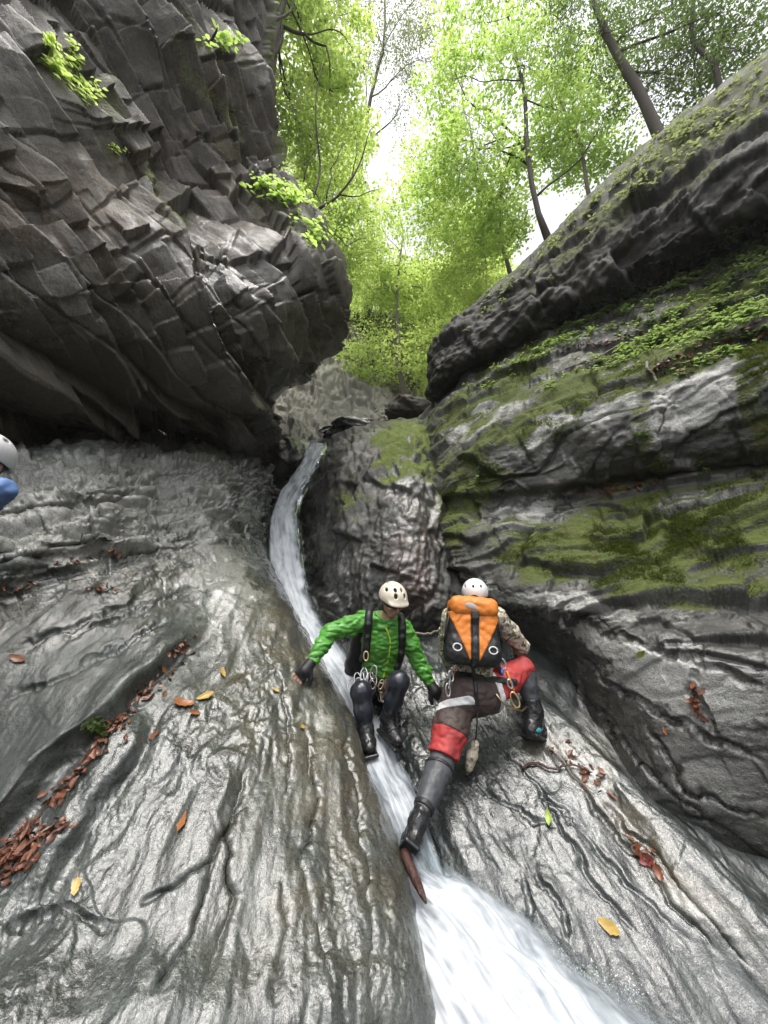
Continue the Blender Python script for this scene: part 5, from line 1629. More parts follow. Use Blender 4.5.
# ---------------- the climber with the orange pack
def climber_orange():
    J = dict(head=P(475, 596, 2.90), neck=P(474, 611, 2.86), chest=P(473, 636, 2.80), pelvis=P(472, 692, 2.64),
             shR=P(496, 617, 2.84), elR=P(521, 646, 2.96), wrR=P(518, 660, 3.10), handR=P(515, 666, 3.16),
             shL=P(452, 618, 2.84), elL=P(446, 650, 2.98), wrL=P(452, 672, 3.10), handL=P(455, 678, 3.16),
             hipR=P(487, 694, 2.66), knR=P(523, 668, 2.86), anR=P(533, 712, 2.74), heelR=P(531, 730, 2.66), toeR=P(546, 738, 2.78),
             hipL=P(459, 697, 2.64), knL=P(441, 764, 2.36), anL=P(418, 822, 2.06), heelL=P(414, 838, 2.00), toeL=P(404, 851, 2.10))
    J['fwd'] = unit(np.array([0.05, 0.95, 0.25])); J['up'] = np.array([0.0, -0.15, 1.0])
    for s, sx in (('R', -1), ('L', 1)):
        J['hdir' + s] = J['hand' + s] - J['wr' + s]; J['hside' + s] = np.array([sx, 0.1, 0.2]); J['hdown' + s] = np.array([0, 0.7, -0.7])
    F, lo, hi = body(J, 0.0062, None)
    root = F.mesh('person', M_SKIN)
    tag(root, 'climber seen from behind in camouflage top and red trousers, one leg stretched down', 'person')
    u = unit(J['chest'] - J['pelvis'])
    G = Field(lo, hi, 0.006)
    torso(G, J, 1.0, 0.014)
    G.ell(J['neck'], np.eye(3), (0.075, 0.075, 0.060), 0.03)
    for s in 'RL':
        G.chain([J['sh' + s], 0.5 * (J['sh' + s] + J['el' + s]), J['el' + s]], [0.078, 0.078, 0.064], 0.03)
        G.chain([J['el' + s], J['wr' + s]], [0.064, 0.044], 0.03)
    G.wrinkle(0.010, 13, (1, 1, 1.6), 4.0)
    G.clip(J['pelvis'] + u * 0.06, -u)
    G.clip(J['neck'] + unit(J['head'] - J['neck']) * 0.05, J['head'] - J['neck'], 0.12)
    for s in 'RL':
        G.clip(J['wr' + s] + 0.1 * (J['el' + s] - J['wr' + s]), J['wr' + s] - J['el' + s], 0.10)
    G.mesh('shirt', M_CAMO, root)
    T = Field(lo, hi, 0.006)
    hx = unit(J['hipR'] - J['hipL'])
    T.ell(J['pelvis'], [hx, np.cross(u, hx), u], (0.175, 0.150, 0.150), 0.03)
    for s in 'RL':
        q = J['hip' + s] + np.array([0, -0.03, 0.0])
        T.ell(q, np.eye(3), (0.105, 0.105, 0.105), 0.04)
    T.chain([J['hipL'], 0.5 * (J['hipL'] + J['knL']), J['knL']], [0.118, 0.112, 0.098], 0.05)
    T.chain([J['hipR'], 0.5 * (J['hipR'] + J['knR']), J['knR']], [0.112, 0.104, 0.088], 0.05)
    T.wrinkle(0.009, 12, (1, 1, 1.3), 6.0)
    T0 = T.copy()
    T.clip(J['pelvis'] + u * 0.15, u, 0.23)
    T.clip(J['knL'] + 0.10 * (J['hipL'] - J['knL']), J['knL'] - J['hipL'], 0.16)
    T.mesh('trousers', M_RED, root)
    # dark seat panel sewn over the trousers
    S = T0.copy().grow(0.004)
    S.clip(J['pelvis'] + u * 0.085, u, 0.5)
    S.clip(J['hipL'] + 0.56 * (J['knL'] - J['hipL']), J['knL'] - J['hipL'], 0.25)
    S.clip(J['hipR'] + 0.16 * (J['knR'] - J['hipR']), J['knR'] - J['hipR'], 0.25)
    S.clip(J['pelvis'] + np.array([0, 0.02, 0]), np.array([0, 1.0, -0.3]))
    S.shell(T0.copy().grow(-0.006))
    S.mesh('seat_panel', M_BROWN, root)
    for s in 'RL':
        L = Field(*bounds([J['kn' + s], J['an' + s]], 0.16), 0.005)
        kn, an = J['kn' + s], J['an' + s]
        m = 0.4 * an + 0.6 * kn
        d = unit(an - kn)
        L.chain([kn - d * 0.04, kn + d * 0.05, m, an], [0.086, 0.082, 0.072, 0.044] if s == 'L' else [0.074, 0.074, 0.070, 0.050], 0.03)
        L.wrinkle(0.004, 16, seed=2)
        L.clip(an + d * 0.01, d)
        L.clip(kn - d * 0.03, -d)
        g = L.mesh('gaiter', M_GREY, root)
        side = unit(np.cross(d, unit(kn)))
        sm = [kn + side * 0.094 * (1 if s == 'L' else -1) + d * (0.0 + 0.06 * i) - unit(kn) * 0.02 for i in range(6)]
        def snap(v):
            i = np.clip(np.round((v - L.lo) / L.h).astype(int), 0, L.n - 1)
            return v
        pad = Field(*bounds([kn], 0.16), 0.006)
        pad.ell(kn + d * 0.01, np.eye(3), (0.088, 0.088, 0.075), 0.0)
        if s == 'L':
            bd = band(L, kn + d * 0.035, d + side * 0.15, 0.022, 0.15, 'knee_strap', M_BLACK, root, 0.006)
            band(L, an - d * 0.085, d, 0.030, 0.14, 'ankle_strap', M_BLACK, root, 0.008)
    boot(J, 'L', root, M_BOOT, r=0.88)
    b2 = boot(J, 'R', root, M_BOOT, r=1.25)
    lg = Field(*bounds([J['heelR']], 0.14), 0.004)
    lg.ell(J['heelR'] + np.array([0.025, -0.040, 0.005]), np.eye(3), (0.036, 0.020, 0.022), 0)
    lo_ = lg.mesh('patch', M_TEAL); lo_.parent = b2
    gloves(J, lo, hi, root)
    helmet(J, M_SHELLW, root, [(math.pi - 0.30, 0.50, .013), (math.pi + 0.30, 0.50, .013), (math.pi - 1.2, 0.5, .018), (math.pi + 1.2, 0.5, .018), (0.4, 0.6, .02), (-0.4, 0.6, .02)], 0.93)
    # harness: white leg loops, black waist belt and straps
    hb = band(T0, J['pelvis'] + u * 0.10, u, 0.045, 0.32, 'harness', M_BLACK, root, 0.012)
    dl = unit(J['knL'] - J['hipL']); dr = unit(J['knR'] - J['hipR'])
    def sub(o):
        o.parent = hb
        o.matrix_parent_inverse = Matrix()
        return o
    sub(band(T0, J['hipL'] + dl * 0.075 + hx * 0.02, dl + hx * 0.45, 0.050, 0.17, 'leg_loop', M_WHITE, None, 0.010))
    sub(band(T0, J['hipR'] + dr * 0.055 - u * 0.01, dr * 0.75 + hx * 0.55 - u * 0.12, 0.056, 0.17, 'leg_loop', M_WHITE, None, 0.010))
    def on_seat(px, py, t=2.2):
        d = unit(P(px, py, 1.0)); p = d * t
        for _ in range(400):
            i = np.round((p - T0.lo) / T0.h).astype(int)
            if (i >= 0).all() and (i < T0.n).all() and T0.a[tuple(i)] < 0.012:
                return p
            p = p + d * 0.004
        return P(px, py, 2.5)
    def strap(pts, r, name, mat):
        q = [on_seat(*v) for v in pts]
        L = Field(*bounds(q, 0.08), 0.004)
        L.chain(q, [r] * len(q), 0.004)
        return sub(L.mesh(name, mat, None))
    strap([(473, 668), (475, 680), (476, 692), (477, 704)], 0.014, 'strap', M_BLACK)
    strap([(497, 657), (500, 665), (502, 673)], 0.013, 'sling', M_BLUEW)
    strap([(494, 655), (498, 660), (501, 668)], 0.006, 'sling', M_WHITE)
    strap([(452, 668), (450, 678), (449, 688)], 0.007, 'sling', M_WHITE)
    strap([(456, 668), (453, 678)], 0.006, 'cord', M_PINK)
    strap([(507, 672), (511, 683), (514, 692)], 0.009, 'sling', M_ORANGE)
    def loop(px, py, t, a, b, ra, rb, m, r=0.0055):
        sub(tube_obj('carabiner', [(oval(P(px, py, t), a, b, ra, rb), r)], m))
    loop(515, 700, 2.60, [.35, 0, -1], [1, 0, .35], 0.052, 0.026, M_GOLD, 0.0065)
    loop(503, 664, 2.50, [.2, 0, -1], [1, 0, .2], 0.034, 0.017, M_METAL)
    loop(448, 690, 2.50, [0, 0, -1], [1, .2, 0], 0.040, 0.016, M_METAL)
    loop(451, 676, 2.50, [.1, 0, -1], [1, .2, 0], 0.034, 0.016, M_METAL)
    loop(510, 684, 2.55, [.3, 0, -1], [1, 0, .3], 0.030, 0.015, M_METAL)
    sub(tube_obj('cord', [(np.array([P(496, 694, 2.52), P(503, 703, 2.52), P(512, 708, 2.55), P(522, 711, 2.62), P(528, 706, 2.74)]), 0.006)], M_GOLD))
    return J, T0
JO, TO = climber_orange()

# ---------------- the orange and black rucksack
def orange_pack():
    top, bot = P(473, 600, 2.66), P(473, 662, 2.50)
    c = 0.5 * (top + bot) + np.array([0, 0.04, 0])
    u = unit(top - bot); x = np.array([1.0, 0, 0]); f = np.cross(u, x); x = np.cross(f, u)
    ax = [x, f, u]
    H = 0.5 * np.linalg.norm(top - bot)
    root = empty('backpack', tuple(c), 'orange and black rucksack on the back of the climber in camouflage', 'backpack')
    lo, hi = c - 0.40, c + 0.40
    def loc(a, b, d):
        return c + x * a + f * b + u * d
    B = Field(lo, hi, 0.006)
    B.box(loc(0, 0, -0.02), ax, (0.175, 0.100, H - 0.01), 0.065)
    B.box(loc(0, 0.0, -H + 0.07), ax, (0.190, 0.105, 0.095), 0.06, 0.03)
    B.wrinkle(0.006, 14, seed=9)
    B0 = B.copy()
    B.mesh('pack_body', M_BLACK, root)
    sgn = -1 if np.dot(f, c) > 0 else 1          # the side of the pack that faces away from the wearer
    lid = Field(lo, hi, 0.006)
    lid.box(loc(0, sgn * 0.01, H - 0.055), ax, (0.170, 0.118, 0.072), 0.055)
    lid.wrinkle(0.006, 13, seed=3)
    lid.mesh('lid', M_ORANGE, root)
    # two orange side panels that taper down to the black base
    for s in (-1, 1):
        Pn = B0.copy().grow(0.006)
        Pn.shell(B0.copy().grow(-0.01))
        Pn.clip(loc(0, 0, H - 0.10), u)
        Pn.clip(loc(s * 0.028, 0, 0), -s * x)
        Pn.clip(loc(s * 0.072, 0, -H * 0.60), s * x * 1.0 - u * 0.50)
        Pn.clip(loc(0, sgn * 0.03, 0), -sgn * f)
        Pn.mesh('panel', M_ORANGE, root, smooth=0)
    S = B0.copy().grow(0.012)
    S.shell(B0.copy().grow(-0.01))
    for s in (-1, 1):
        S.clip(loc(s * 0.018, 0, 0), s * x)
    S.clip(loc(0, sgn * 0.03, 0), -sgn * f)
    S.clip(loc(0, 0, H - 0.10), u)
    S.mesh('centre_strap', M_BLACK, root, smooth=0)
    Lg = Field(lo, hi, 0.005)
    Lg.ell(loc(-0.035, sgn * 0.118, H - 0.060), [unit(x - 0.25 * u), f, unit(u + 0.25 * x)], (0.058, 0.014, 0.026), 0)
    Lg.mesh('badge', M_BADGE, root)
    def surf(a, d):
        v = -sgn * f
        p = loc(a, sgn * 0.2, d)
        for _ in range(120):
            i = np.round((p - B0.lo) / B0.h).astype(int)
            if (i >= 0).all() and (i < B0.n).all() and B0.a[tuple(i)] < 0.006:
                break
            p = p + v * 0.003
        return p
    for s in (-1, 1):
        q = surf(s * 0.120, -H * 0.62)
        e = tube_obj('eyelet', [(oval(q, x, u, 0.028, 0.023), 0.0050)], M_WHITE); adopt(e, root)
        st = [loc(s * 0.165, sgn * 0.06, H - 0.10), loc(s * 0.188, sgn * 0.05, 0.0), loc(s * 0.195, sgn * 0.03, -H * 0.5)]
        adopt(tube_obj('side_strap', [(np.array(st), 0.008)], M_BLACK), root)
    adopt(tube_obj('haul_loop', [(oval(loc(0.015, sgn * 0.02, H + 0.01), x, u, 0.03, 0.025), 0.007)], M_BLACK), root)
    bk = Field(lo, hi, 0.005).box(surf(0, 0.09) + sgn * f * 0.008, ax, (0.026, 0.012, 0.030), 0.006)
    bk.mesh('buckle', M_BOOT, root)
    for s, A0 in ((-1, JO['shL']), (1, JO['shR'])):
        p0, p1 = loc(s * 0.10, -sgn * 0.02, H - 0.03), A0
        y = unit(JO['chest'] - JO['pelvis'])
        fw = np.array([0, 1.0, 0])
        q = [p0, p1 * 0.75 + JO['neck'] * 0.25 + y * 0.10, p1 * 0.8 + JO['neck'] * 0.2 + fw * 0.11, p1 * 0.8 + JO['chest'] * 0.2 + fw * 0.12 - y * 0.12]
        L = Field(*bounds(q, 0.08), 0.006); L.chain(q, [0.022] * 4, 0.01); L.mesh('shoulder_strap', M_BLACK, root)
M_BADGE = simple_mat('grey_badge', (0.32, 0.30, 0.29), 0.5, 0.2)
orange_pack()

# ---------------- the third person, of whom only the helmet and an elbow come into the frame
def third_person():
    o = P(-19, 460, 1.70)
    def q(dx, dy, dz):
        return o + np.array([dx, dy, dz])
    J = dict(head=o, neck=q(-.10, 0, -.13), chest=q(-.28, .02, -.30), pelvis=q(-.42, .06, -.62),
             shR=q(-.36, .02, -.16), elR=q(-.52, .14, -.36), wrR=q(-.42, .32, -.48), handR=q(-.38, .37, -.52),
             shL=q(-.13, .05, -.19), elL=P(1, 490, 1.68), wrL=q(-.10, .16, -.24), handL=q(-.17, .20, -.27),
             hipR=q(-.52, .06, -.64), knR=q(-.55, .34, -.80), anR=q(-.55, .30, -1.16), heelR=q(-.55, .26, -1.22), toeR=q(-.53, .42, -1.20),
             hipL=q(-.36, .06, -.66), knL=q(-.38, .36, -.86), anL=q(-.40, .30, -1.20), heelL=q(-.40, .26, -1.26), toeL=q(-.38, .42, -1.24))
    J['fwd'] = np.array([-0.45, 0.90, -0.1]); J['up'] = np.array([0.25, 0.1, 1.0])
    for s in 'RL':
        J['hdir' + s] = J['hand' + s] - J['wr' + s]; J['hside' + s] = np.array([0.2, 0.1, 1.0]); J['hdown' + s] = np.array([0, 0.5, -0.8])
    F, lo, hi = body(J, 0.010, None)
    root = F.mesh('person', M_SKIN)
    tag(root, 'person cut off by the left edge with a white helmet and a blue sleeve', 'person')
    G = Field(lo, hi, 0.008)
    torso(G, J, 1.0, 0.016)
    for s in 'RL':
        G.chain([J['sh' + s], J['el' + s], J['wr' + s]], [0.075, 0.055, 0.045], 0.03)
    G.wrinkle(0.010, 13)
    G.clip(J['neck'] + np.array([0, 0, .05]), np.array([0, 0, 1.0]), 0.12)
    G.mesh('jacket', M_BLUE, root)
    T = Field(lo, hi, 0.009)
    T.ell(J['pelvis'], np.eye(3), (0.17, 0.14, 0.12), 0.03)
    for s in 'RL':
        T.chain([J['hip' + s], J['kn' + s], J['an' + s]], [0.10, 0.075, 0.055], 0.03)
    T.mesh('trousers', M_NAVY, root)
    for s in 'RL':
        boot(J, s, root, M_BOOT)
    helmet(J, M_SHELLW, root, [(0.4, 0.8, .016), (-0.4, 0.8, .016), (2.4, 0.8, .018), (-2.4, 0.8, .018)], 0.95)
third_person()
# ------------------------------------------------------------------ leaves, litter, plants and small things
def leaf_colour(name, a, b_):
    m, nt, b = mat_new(name)
    g = nt.nodes.new('ShaderNodeNewGeometry')
    n = noise(nt, g.outputs['Position'], 60, 4, 0.6)
    t = attr(nt, 'tint').outputs['Fac']
    nt.links.new(mixc(nt, mth(nt, 'ADD', mth(nt, 'MULTIPLY', t, 0.7), mth(nt, 'MULTIPLY', n, 0.3)), a, b_), b.inputs['Base Color'])
    b.inputs['Roughness'].default_value = 0.4
    return m

M_LF = {'yellow': leaf_colour('yellow_leaf', (0.30, 0.19, 0.035), (0.46, 0.32, 0.07)), 'orange': leaf_colour('orange_leaf', (0.20, 0.075, 0.028), (0.32, 0.13, 0.045)),
        'brown': leaf_colour('brown_leaf', (0.10, 0.035, 0.018), (0.22, 0.085, 0.04)), 'green': leaf_colour('green_leaf', (0.16, 0.25, 0.03), (0.30, 0.40, 0.06)),
        'red': leaf_colour('red_leaf', (0.13, 0.02, 0.018), (0.26, 0.05, 0.035))}
M_LITTERMIX = leaf_colour('dead_leaves', (0.040, 0.016, 0.011), (0.20, 0.070, 0.032))
M_HERB = leaf_mat('herb_leaf', (0.055, 0.090, 0.028), (0.12, 0.17, 0.06), (0.26, 0.36, 0.10))

def leaf_shape(L, W, curl, bend, rng):
    """a pointed oval leaf with a folded midrib, lying in x (length), y (width)"""
    n = 9
    V, F = [], []
    tear = rng.normal(size=n) * 0.16
    for i in range(n):
        s = i / (n - 1)
        w = (1 + tear[i]) * W * 0.5 * (math.sin(math.pi * s ** 0.85) ** 0.8 if 0 < s < 1 else 0.02)
        x = (s - 0.5) * L
        zb = bend * L * (4 * (s - 0.5) ** 2) * 0.35
        for k, yy in enumerate((-1, -0.5, 0, 0.5, 1)):
            V.append((x + rng.normal() * 0.01 * L, yy * w, zb + abs(yy) * w * curl + rng.normal() * 0.01 * L))
    for i in range(n - 1):
        for k in range(4):
            a = i * 5 + k
            F.append((a, a + 1, a + 6, a + 5))
    # stalk
    o = len(V)
    V += [(-0.5 * L, -0.012 * L, 0), (-0.5 * L, 0.012 * L, 0), (-0.78 * L, 0.010 * L, 0.05 * L), (-0.78 * L, -0.010 * L, 0.05 * L)]
    F.append((o, o + 1, o + 2, o + 3))
    return np.array(V), np.array(F)

def basis(n, ang):
    n = unit(n)
    a = unit(np.cross(n, [0.2, 1.0, 0.1])); b = np.cross(n, a)
    x = math.cos(ang) * a + math.sin(ang) * b
    return np.stack([x, np.cross(n, x), n])

rng = np.random.RandomState(77)
LEAVES = [
    (184, 702, 22, 'orange', 0.05, 'long orange brown leaf lying beside the yellow one high on the left slab'),
    (207, 696, 18, 'yellow', 0.05, 'bright yellow leaf on the left slab beside a long orange brown leaf'),
    (196, 712, 13, 'orange', 0.0, 'small pinkish brown leaf just below the orange and yellow pair on the left slab'),
    (153, 733, 13, 'brown', 0.0, 'curled brown leaf alone on the left slab, right of the leaf filled crack'),
    (183, 820, 19, 'orange', 0.0, 'large orange brown leaf in the middle of the left slab'),
    (75, 886, 17, 'yellow', 0.0, 'crumpled yellow leaf low on the left slab near the frame edge'),
    (20, 657, 17, 'brown', 0.0, 'flat reddish brown leaf at the left edge above the leaf filled crack'),
    (165, 669, 13, 'orange', 0.0, 'orange leaf at the top end of the leaf filled crack'),
    (98, 728, 17, 'green', 0.0, 'yellow green leaf caught in the middle of the leaf filled crack'),
    (225, 672, 11, 'yellow', 0.0, 'small ochre leaf on the brown stained rock below the ledge moss'),
    (277, 688, 9, 'yellow', 0.0, 'tiny yellow leaf close to the crest of the left slab'),
    (304, 726, 9, 'yellow', 0.0, 'tiny yellow leaf on the ridged crest below the gloved hand'),
    (609, 925, 22, 'yellow', 0.0, 'large yellow leaf on the wet slab right of the foaming pool'),
    (549, 816, 15, 'green', 0.0, 'yellow green leaf on the wet slab below the climbing boot'),
    (639, 652, 13, 'green', 0.0, 'bright green leaf on the dark rock lip of the right wall'),
    (645, 860, 16, 'red', 0.0, 'dark red leaf along the ridge right of the wet slab'),
    (663, 729, 8, 'orange', 0.0, 'small orange leaf on the dark right wall below the red leaf cluster'),
]
for i, (x, y, L, c, ln, lab) in enumerate(LEAVES):
    p, n = surf_at(x, y)
    if p is None:
        continue
    f = float(pix(p)[2])
    sz = L / FPX * f * 0.95
    V, F = leaf_shape(sz, sz * rng.uniform(0.38, 0.55), rng.uniform(0.1, 0.45), rng.uniform(0.1, 0.5), rng)
    B = basis(unit(n + rng.normal(size=3) * 0.12), rng.uniform(0, 6.28))
    V = V @ B + unit(n) * 0.010
    o = mesh_np('fallen_leaf', V, F, M_LF[c], {'tint': rng.uniform(0, 1, len(V))})
    o.location = p
    tag(o, lab, 'leaf', 'fallen leaves on the wet rock')

def litter(name, spots, mat, size, label, lift=0.012, seed=1):
    """many dead leaves lying in a crack or on a ledge: nobody could count them"""
    r = np.random.RandomState(seed)
    VV, FF, TT = [], [], []
    o = 0
    for x0, y0, x1, y1, w, n in spots:
        for _ in range(n):
            s = r.uniform()
            x = x0 + (x1 - x0) * s + r.normal() * w * 0.5
            y = y0 + (y1 - y0) * s + r.normal() * w * 0.5
            p, nn = surf_at(x, y)
            if p is None:
                continue
            nn = unit(0.5 * unit(nn) + np.array([0, -0.2, 0.6]) + r.normal(size=3) * 0.45)
            L = size * r.uniform(0.5, 1.25)
            V, F = leaf_shape(L, L * r.uniform(0.35, 0.6), r.uniform(0.1, 0.7), r.uniform(-0.2, 0.8), r)
            V = V @ basis(nn, r.uniform(0, 6.28)) + p + unit(nn) * r.uniform(0.2, 1.6) * lift
            VV.append(V); FF.append(F + o); TT.append(np.full(len(V), r.uniform()))
            o += len(V)
    ob = mesh_np(name, np.concatenate(VV), np.concatenate(FF), mat, {'tint': np.concatenate(TT)})
    return tag(ob, label, kind='stuff')

litter('leaf_litter', [(-10, 868, 190, 645, 9, 150), (-10, 862, 70, 822, 10, 70), (-5, 878, 35, 852, 10, 35), (170, 660, 195, 636, 5, 16), (50, 562, 125, 556, 6, 26), (90, 590, 120, 584, 5, 14), (0, 590, 40, 585, 4, 10)],
       M_LITTERMIX, 0.045, 'reddish brown dead leaves packed into the crack of the left slab', seed=5)
litter('leaf_litter', [(600, 492, 660, 478, 4, 40), (650, 372, 768, 330, 9, 130), (560, 352, 640, 330, 5, 40), (690, 690, 703, 716, 5, 24), (560, 745, 600, 790, 10, 22), (620, 830, 660, 870, 7, 14)],
       M_LITTERMIX, 0.060, 'dead leaves lying along the ledges of the right wall', seed=6)

def herbs(name, spots, size, seed, mat=None, nl=7, kind=None, label=None, cat=None, group=None, root_at=None, hang=0.0):
    r = np.random.RandomState(seed)
    C, Nn = [], []
    for cx, cy, rx, ry, a, n in spots:
        c, s = math.cos(R(a)), math.sin(R(a))
        for _ in range(n):
            u, v = r.normal() * 0.5 * rx, r.normal() * 0.5 * ry
            p, nn = surf_at(cx + c * u - s * v, cy + s * u + c * v)
            if p is not None:
                C.append(p); Nn.append(nn)
    if not C:
        return None
    C, Nn = np.array(C), np.array(Nn)
    Nn = Nn * 0.5 + np.array([0, -0.1, 0.8])
    Nn /= np.linalg.norm(Nn, axis=1, keepdims=True)
    k = len(C)
    O = C.mean(0)
    # stems: a runner from the middle of the plant to every sprig, and a stalk to every leaf
    V = [np.concatenate([C, C + r.normal(size=(k, 3)) * 0.003, [O, O + np.array([0.003, 0, 0.002])]])]
    F = [np.stack([np.full(k, 2 * k), np.full(k, 2 * k + 1), np.arange(k)], 1)] if kind != 'stuff' else []
    T = [np.full(2 * k + 2, 0.2)]
    o = 2 * k + 2
    for j in range(nl):
        d = r.normal(size=(k, 3)); d -= Nn * (d * Nn).sum(1, keepdims=True) * 0.7
        d /= np.linalg.norm(d, axis=1, keepdims=True)
        d[:, 2] -= hang
        L = size * r.uniform(0.55, 1.3, (k, 1))
        st = C + Nn * size * r.uniform(0.2, 1.1, (k, 1)) + d * L * 0.25
        w = np.cross(d, Nn); w /= np.maximum(np.linalg.norm(w, axis=1, keepdims=True), 1e-6)
        up = np.cross(w, d)
        q = np.stack([st, st + d * L * 0.28 + w * L * 0.26 + up * L * 0.05, st + d * L * 0.62 + w * L * 0.30 + up * L * 0.03, st + d * L - up * L * 0.14,
                      st + d * L * 0.62 - w * L * 0.30 + up * L * 0.03, st + d * L * 0.28 - w * L * 0.26 + up * L * 0.05, st + d * L * 0.5 - up * L * 0.06], 1).reshape(-1, 3)
        i7 = o + np.arange(k)[:, None] * 7
        F.append(np.concatenate([i7 + np.array(t) for t in ((0, 1, 6), (1, 2, 6), (2, 3, 6), (3, 4, 6), (4, 5, 6), (5, 0, 6))]))
        F.append(np.stack([np.arange(k), np.arange(k) + k, i7[:, 0]], 1))
        V.append(q); T.append(np.repeat(np.clip(r.normal(0.5, 0.25, k), 0, 1), 7)); o += 7 * k
    V = np.concatenate(V)
    org = C.mean(0) if kind != 'stuff' else np.zeros(3)
    ob = mesh_np(name, V - org, np.concatenate(F), mat or M_HERB, {'tint': np.concatenate(T)}, smooth=False)
    ob.location = org
    return tag(ob, label, cat, group, kind)

herbs('ground_cover', [(590, 205, 100, 8, -42, 55), (690, 118, 110, 10, -40, 70), (640, 180, 120, 14, -38, 40), (735, 110, 60, 14, -35, 25), (500, 295, 60, 8, -45, 25)],
      0.055, 4, mat=M_LEAF_GREY, kind='stuff', label='ragged small plants along the top of the upper right rock')
herbs('ground_cover', [(655, 288, 190, 16, -27, 330), (735, 262, 90, 18, -27, 110), (560, 332, 80, 9, -33, 110), (735, 312, 90, 16, -25, 150), (640, 344, 56, 10, -22, 110), (700, 300, 120, 10, -26, 60), (735, 345, 70, 8, -20, 70)],
      0.048, 3, kind='stuff', label='leafy green herbs crowding the upper ledges of the right wall')
PLANTS = [
    ((62, 62, 34, 14, 38, 46), 0.055, M_LEAF_FAR, 'bright yellow green plant growing high on the dark cliff at the left'),
    ((90, 92, 14, 12, 60, 16), 0.050, M_LEAF_FAR, 'small tuft just below the bright plant high on the left cliff'),
    ((262, 185, 10, 16, 70, 14), 0.07, M_LEAF, 'leafy tuft clinging to the cliff edge above the sapling'),
    ((288, 196, 34, 14, 10, 34), 0.08, M_LEAF, 'green plant spreading around the foot of the bare sapling'),
    ((318, 232, 14, 14, 40, 20), 0.08, M_LEAF, 'green plant hanging over the nose of the overhang'),
    ((118, 152, 8, 5, 30, 7), 0.04, M_LEAF_FAR, 'single small sprig on the left cliff beneath the bright plants'),
    ((228, 44, 8, 16, 80, 14), 0.07, M_LEAF, 'narrow green plant in a fissure near the top of the left cliff'),
    ((655, 468, 22, 6, -10, 14), 0.045, M_HERB, 'low herb with round leaves on the ledge above the large moss patch'),
    ((700, 468, 12, 5, -5, 8), 0.045, M_HERB, 'small herb on the ledge edge at the far right above the large moss patch'),
    ((545, 384, 12, 6, -20, 9), 0.05, M_HERB, 'little herb on the bare rock below the end of the leafy ledge'),
    ((560, 432, 18, 7, -30, 10), 0.045, M_HERB, 'herb on the mossy ramp in the middle of the right wall'),
    ((640, 440, 6, 12, 20, 8), 0.045, M_HERB, 'herb in the mossy corner between two rock faces of the right wall'),
    ((480, 470, 16, 5, -25, 8), 0.05, M_HERB, 'small herb near the foot of the mossy ramp beside the middle rock'),
    ((98, 728, 9, 7, -40, 9), 0.035, M_HERB, 'yellow green sprig growing from the leaf filled crack'),
]
for i, (sp, sz, m, lab) in enumerate(PLANTS):
    herbs('plant', [sp], sz, 20 + i, m, 6, None, lab, 'plant', 'small plants on the rock')

# moss cushions: tufts with thickness on the greenest ledges
def moss_tufts():
    r = np.random.RandomState(9)
    spots = [(715, 530, 110, 30, -8, 2600), (600, 555, 80, 16, 0, 900), (758, 400, 16, 56, 0, 700), (540, 430, 100, 11, -32, 900), (490, 392, 70, 12, -33, 600), (470, 490, 46, 10, -30, 500), (690, 590, 80, 8, 5, 300)]
    C, Nn = [], []
    for nme in ('right',):
        A = SURF['right'][0]
        x, y, f = pix(A)
        surf_at(700, 500)
        Ng = SURF['n_right']
        fx, fy = x.ravel(), y.ravel()
        for cx, cy, rx, ry, a, n in spots:
            w = blob(fx, fy, [(cx, cy, rx, ry, a, 1.0)]) * (Ng[:, 2] > 0.15)
            w = np.where(w > 0.15, w, 0) * sstep(perlin(A.reshape(-1, 3) * 4.0), -0.25, 0.3)
            w = w * (f.ravel() ** 2)
            i = r.choice(len(w), n, p=w / w.sum())
            C.append(A.reshape(-1, 3)[i]); Nn.append(Ng[i])
    C, Nn = np.concatenate(C), np.concatenate(Nn)
    k = len(C)
    V, F, T, o = [], [], [], 0
    for j in range(9):
        d = Nn * 0.7 + r.normal(size=(k, 3)) * 0.55 + np.array([0, 0, 0.15])
        d /= np.linalg.norm(d, axis=1, keepdims=True)
        s = C + r.normal(size=(k, 3)) * 0.014
        L = r.uniform(0.010, 0.026, (k, 1))
        w = np.cross(d, r.normal(size=(k, 3))); w /= np.linalg.norm(w, axis=1, keepdims=True)
        q = np.stack([s - w * L * 0.16, s + w * L * 0.16, s + d * L], 1).reshape(-1, 3)
        F.append(o + np.arange(3 * k).reshape(k, 3)); V.append(q); o += 3 * k
        T.append(np.repeat(np.clip(r.normal(0.45, 0.28, k), 0, 1), 3))
    m = leaf_mat('moss_tuft', (0.030, 0.042, 0.006), (0.085, 0.105, 0.016), (0.10, 0.13, 0.02))
    tag(mesh_np('moss', np.concatenate(V), np.concatenate(F), m, {'tint': np.concatenate(T)}, smooth=False), 'soft moss tufts on the ledges of the right wall', kind='stuff')
moss_tufts()

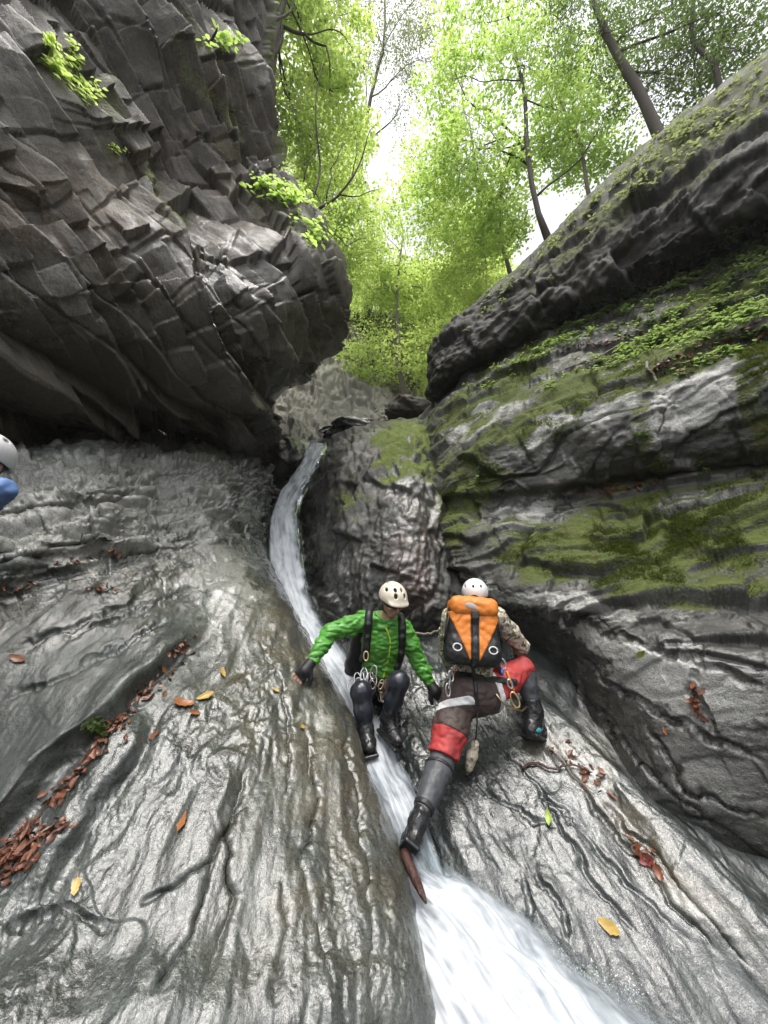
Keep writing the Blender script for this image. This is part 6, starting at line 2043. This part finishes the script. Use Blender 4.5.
# wood: the stick under the boot, roots and twigs
M_STICK = simple_mat('wet_red_wood', (0.050, 0.019, 0.014), 0.28, 0.6, 30, 0.9, bdist=0.010)
M_ROOT = simple_mat('grey_root', (0.17, 0.145, 0.11), 0.7, 0.3, 40, 0.5)
r_ = np.random.RandomState(3)
a, b = P(404, 852, 1.94), P(426, 903, 1.70)
st = empty('stick', tuple(0.5 * (a + b)), 'wet reddish stick jammed upright below the stretched leg beside the pool', 'stick')
st_o = tube_obj('stem', [(wander(a, b, 9, 0.06, r_), np.array([.022, .027, .024, .026, .022, .023, .018, .014, .006])),
                         (wander(a + np.array([.02, .0, -.01]), b + np.array([-.025, 0, .03]), 7, 0.08, r_), np.array([.014, .016, .015, .014, .012, .009, .005]))], M_STICK, None, 8)
adopt(st_o, st)
def twig(name, pts, r0, r1, mat, label, lift=0.02):
    w = []
    for v in pts:
        if len(v) == 3:
            w.append(P(*v))
        else:
            p, n = surf_at(*v)
            w.append(p + unit(n) * lift)
    w = np.array(w)
    c = w.mean(0)
    path = _upsample(w, [6] * (len(w) - 1), True) - c
    V, F = tubes([(path + np.random.RandomState(1).normal(size=path.shape) * r0 * 0.25, np.linspace(r0, r1, len(path)))], 6)
    me = bpy.data.meshes.new(name); me.from_pydata(V.tolist(), [], [f if f[0] != f[3] else f[:3] for f in F]); me.materials.append(mat)
    o = bpy.data.objects.new(name, me); COL.objects.link(o); o.location = c
    return tag(o, label, 'twig')
twig('root', [(406, 629, 3.50), (416, 633, 3.45), (428, 634, 3.42), (440, 630, 3.45), (450, 624, 3.6)], 0.014, 0.008, M_ROOT, 'pale bent root between the two climbers behind their shoulders')
twig('root', [(645, 362), (646, 370), (650, 377), (655, 381)], 0.016, 0.010, M_ROOT, 'short pale curved root on the mossy ledge of the right wall')
twig('twig', [(520, 766), (535, 762), (552, 768), (570, 764), (590, 772)], 0.010, 0.004, M_STICK, 'thin dark twig lying below the climbing boot')
twig('twig', [(548, 745), (560, 758), (572, 775), (592, 790)], 0.008, 0.003, M_ROOT, 'pale twig slanting down the ridge beside the dark twig')
twig('twig', [(562, 372), (590, 358), (620, 342)], 0.012, 0.008, M_ROOT, 'grey dead branch along the lower edge of the leafy ledge')

# dangling camouflage pouch
pc = P(472, 756, 2.50)
ph = empty('pouch', tuple(pc), 'slim camouflage pouch dangling below the seat of the climber in red trousers', 'pouch')
PF = Field(pc - 0.2, pc + 0.2, 0.004)
d = unit(P(468, 772, 2.48) - P(476, 740, 2.52))
PF.chain([pc - d * 0.085, pc, pc + d * 0.075], [0.026, 0.036, 0.030], 0.02).wrinkle(0.005, 26)
PF.mesh('bag', M_CAMO, ph)
adopt(tube_obj('cord', [(np.array([pc - d * 0.09, P(477, 725, 2.50), P(478, 706, 2.52)]), 0.005)], M_BLACK), ph)

# spray thrown up where the chute hits the pool
r = np.random.RandomState(12)
V, F, o = [], [], 0
ico = bmesh.new(); bmesh.ops.create_icosphere(ico, subdivisions=1, radius=1.0)
iv = np.array([q.co[:] for q in ico.verts]); ifc = np.array([[q.index for q in f.verts] for f in ico.faces]); ico.free()
for k in range(700):
    s = r.uniform()
    x, y = 405 + 230 * s ** 1.3 + r.normal() * 9, 882 + 125 * s ** 1.3 + r.normal() * 6 - abs(r.normal()) * 6
    p, n = surf_at(x, y, ('slab',))
    if p is None:
        continue
    V.append(iv * r.uniform(0.0012, 0.0034) * np.array([1, 1, r.uniform(1, 2.2)]) + p + n * (0.03 + abs(r.normal()) * 0.05)); F.append(ifc + o); o += len(iv)
M_DROP = simple_mat('water_drops', (0.75, 0.78, 0.80), 0.15, 0.05, 20, 0.0)
tag(mesh_np('spray', np.concatenate(V), np.concatenate(F), M_DROP), 'fine droplets thrown up at the edge of the foaming pool', kind='stuff')
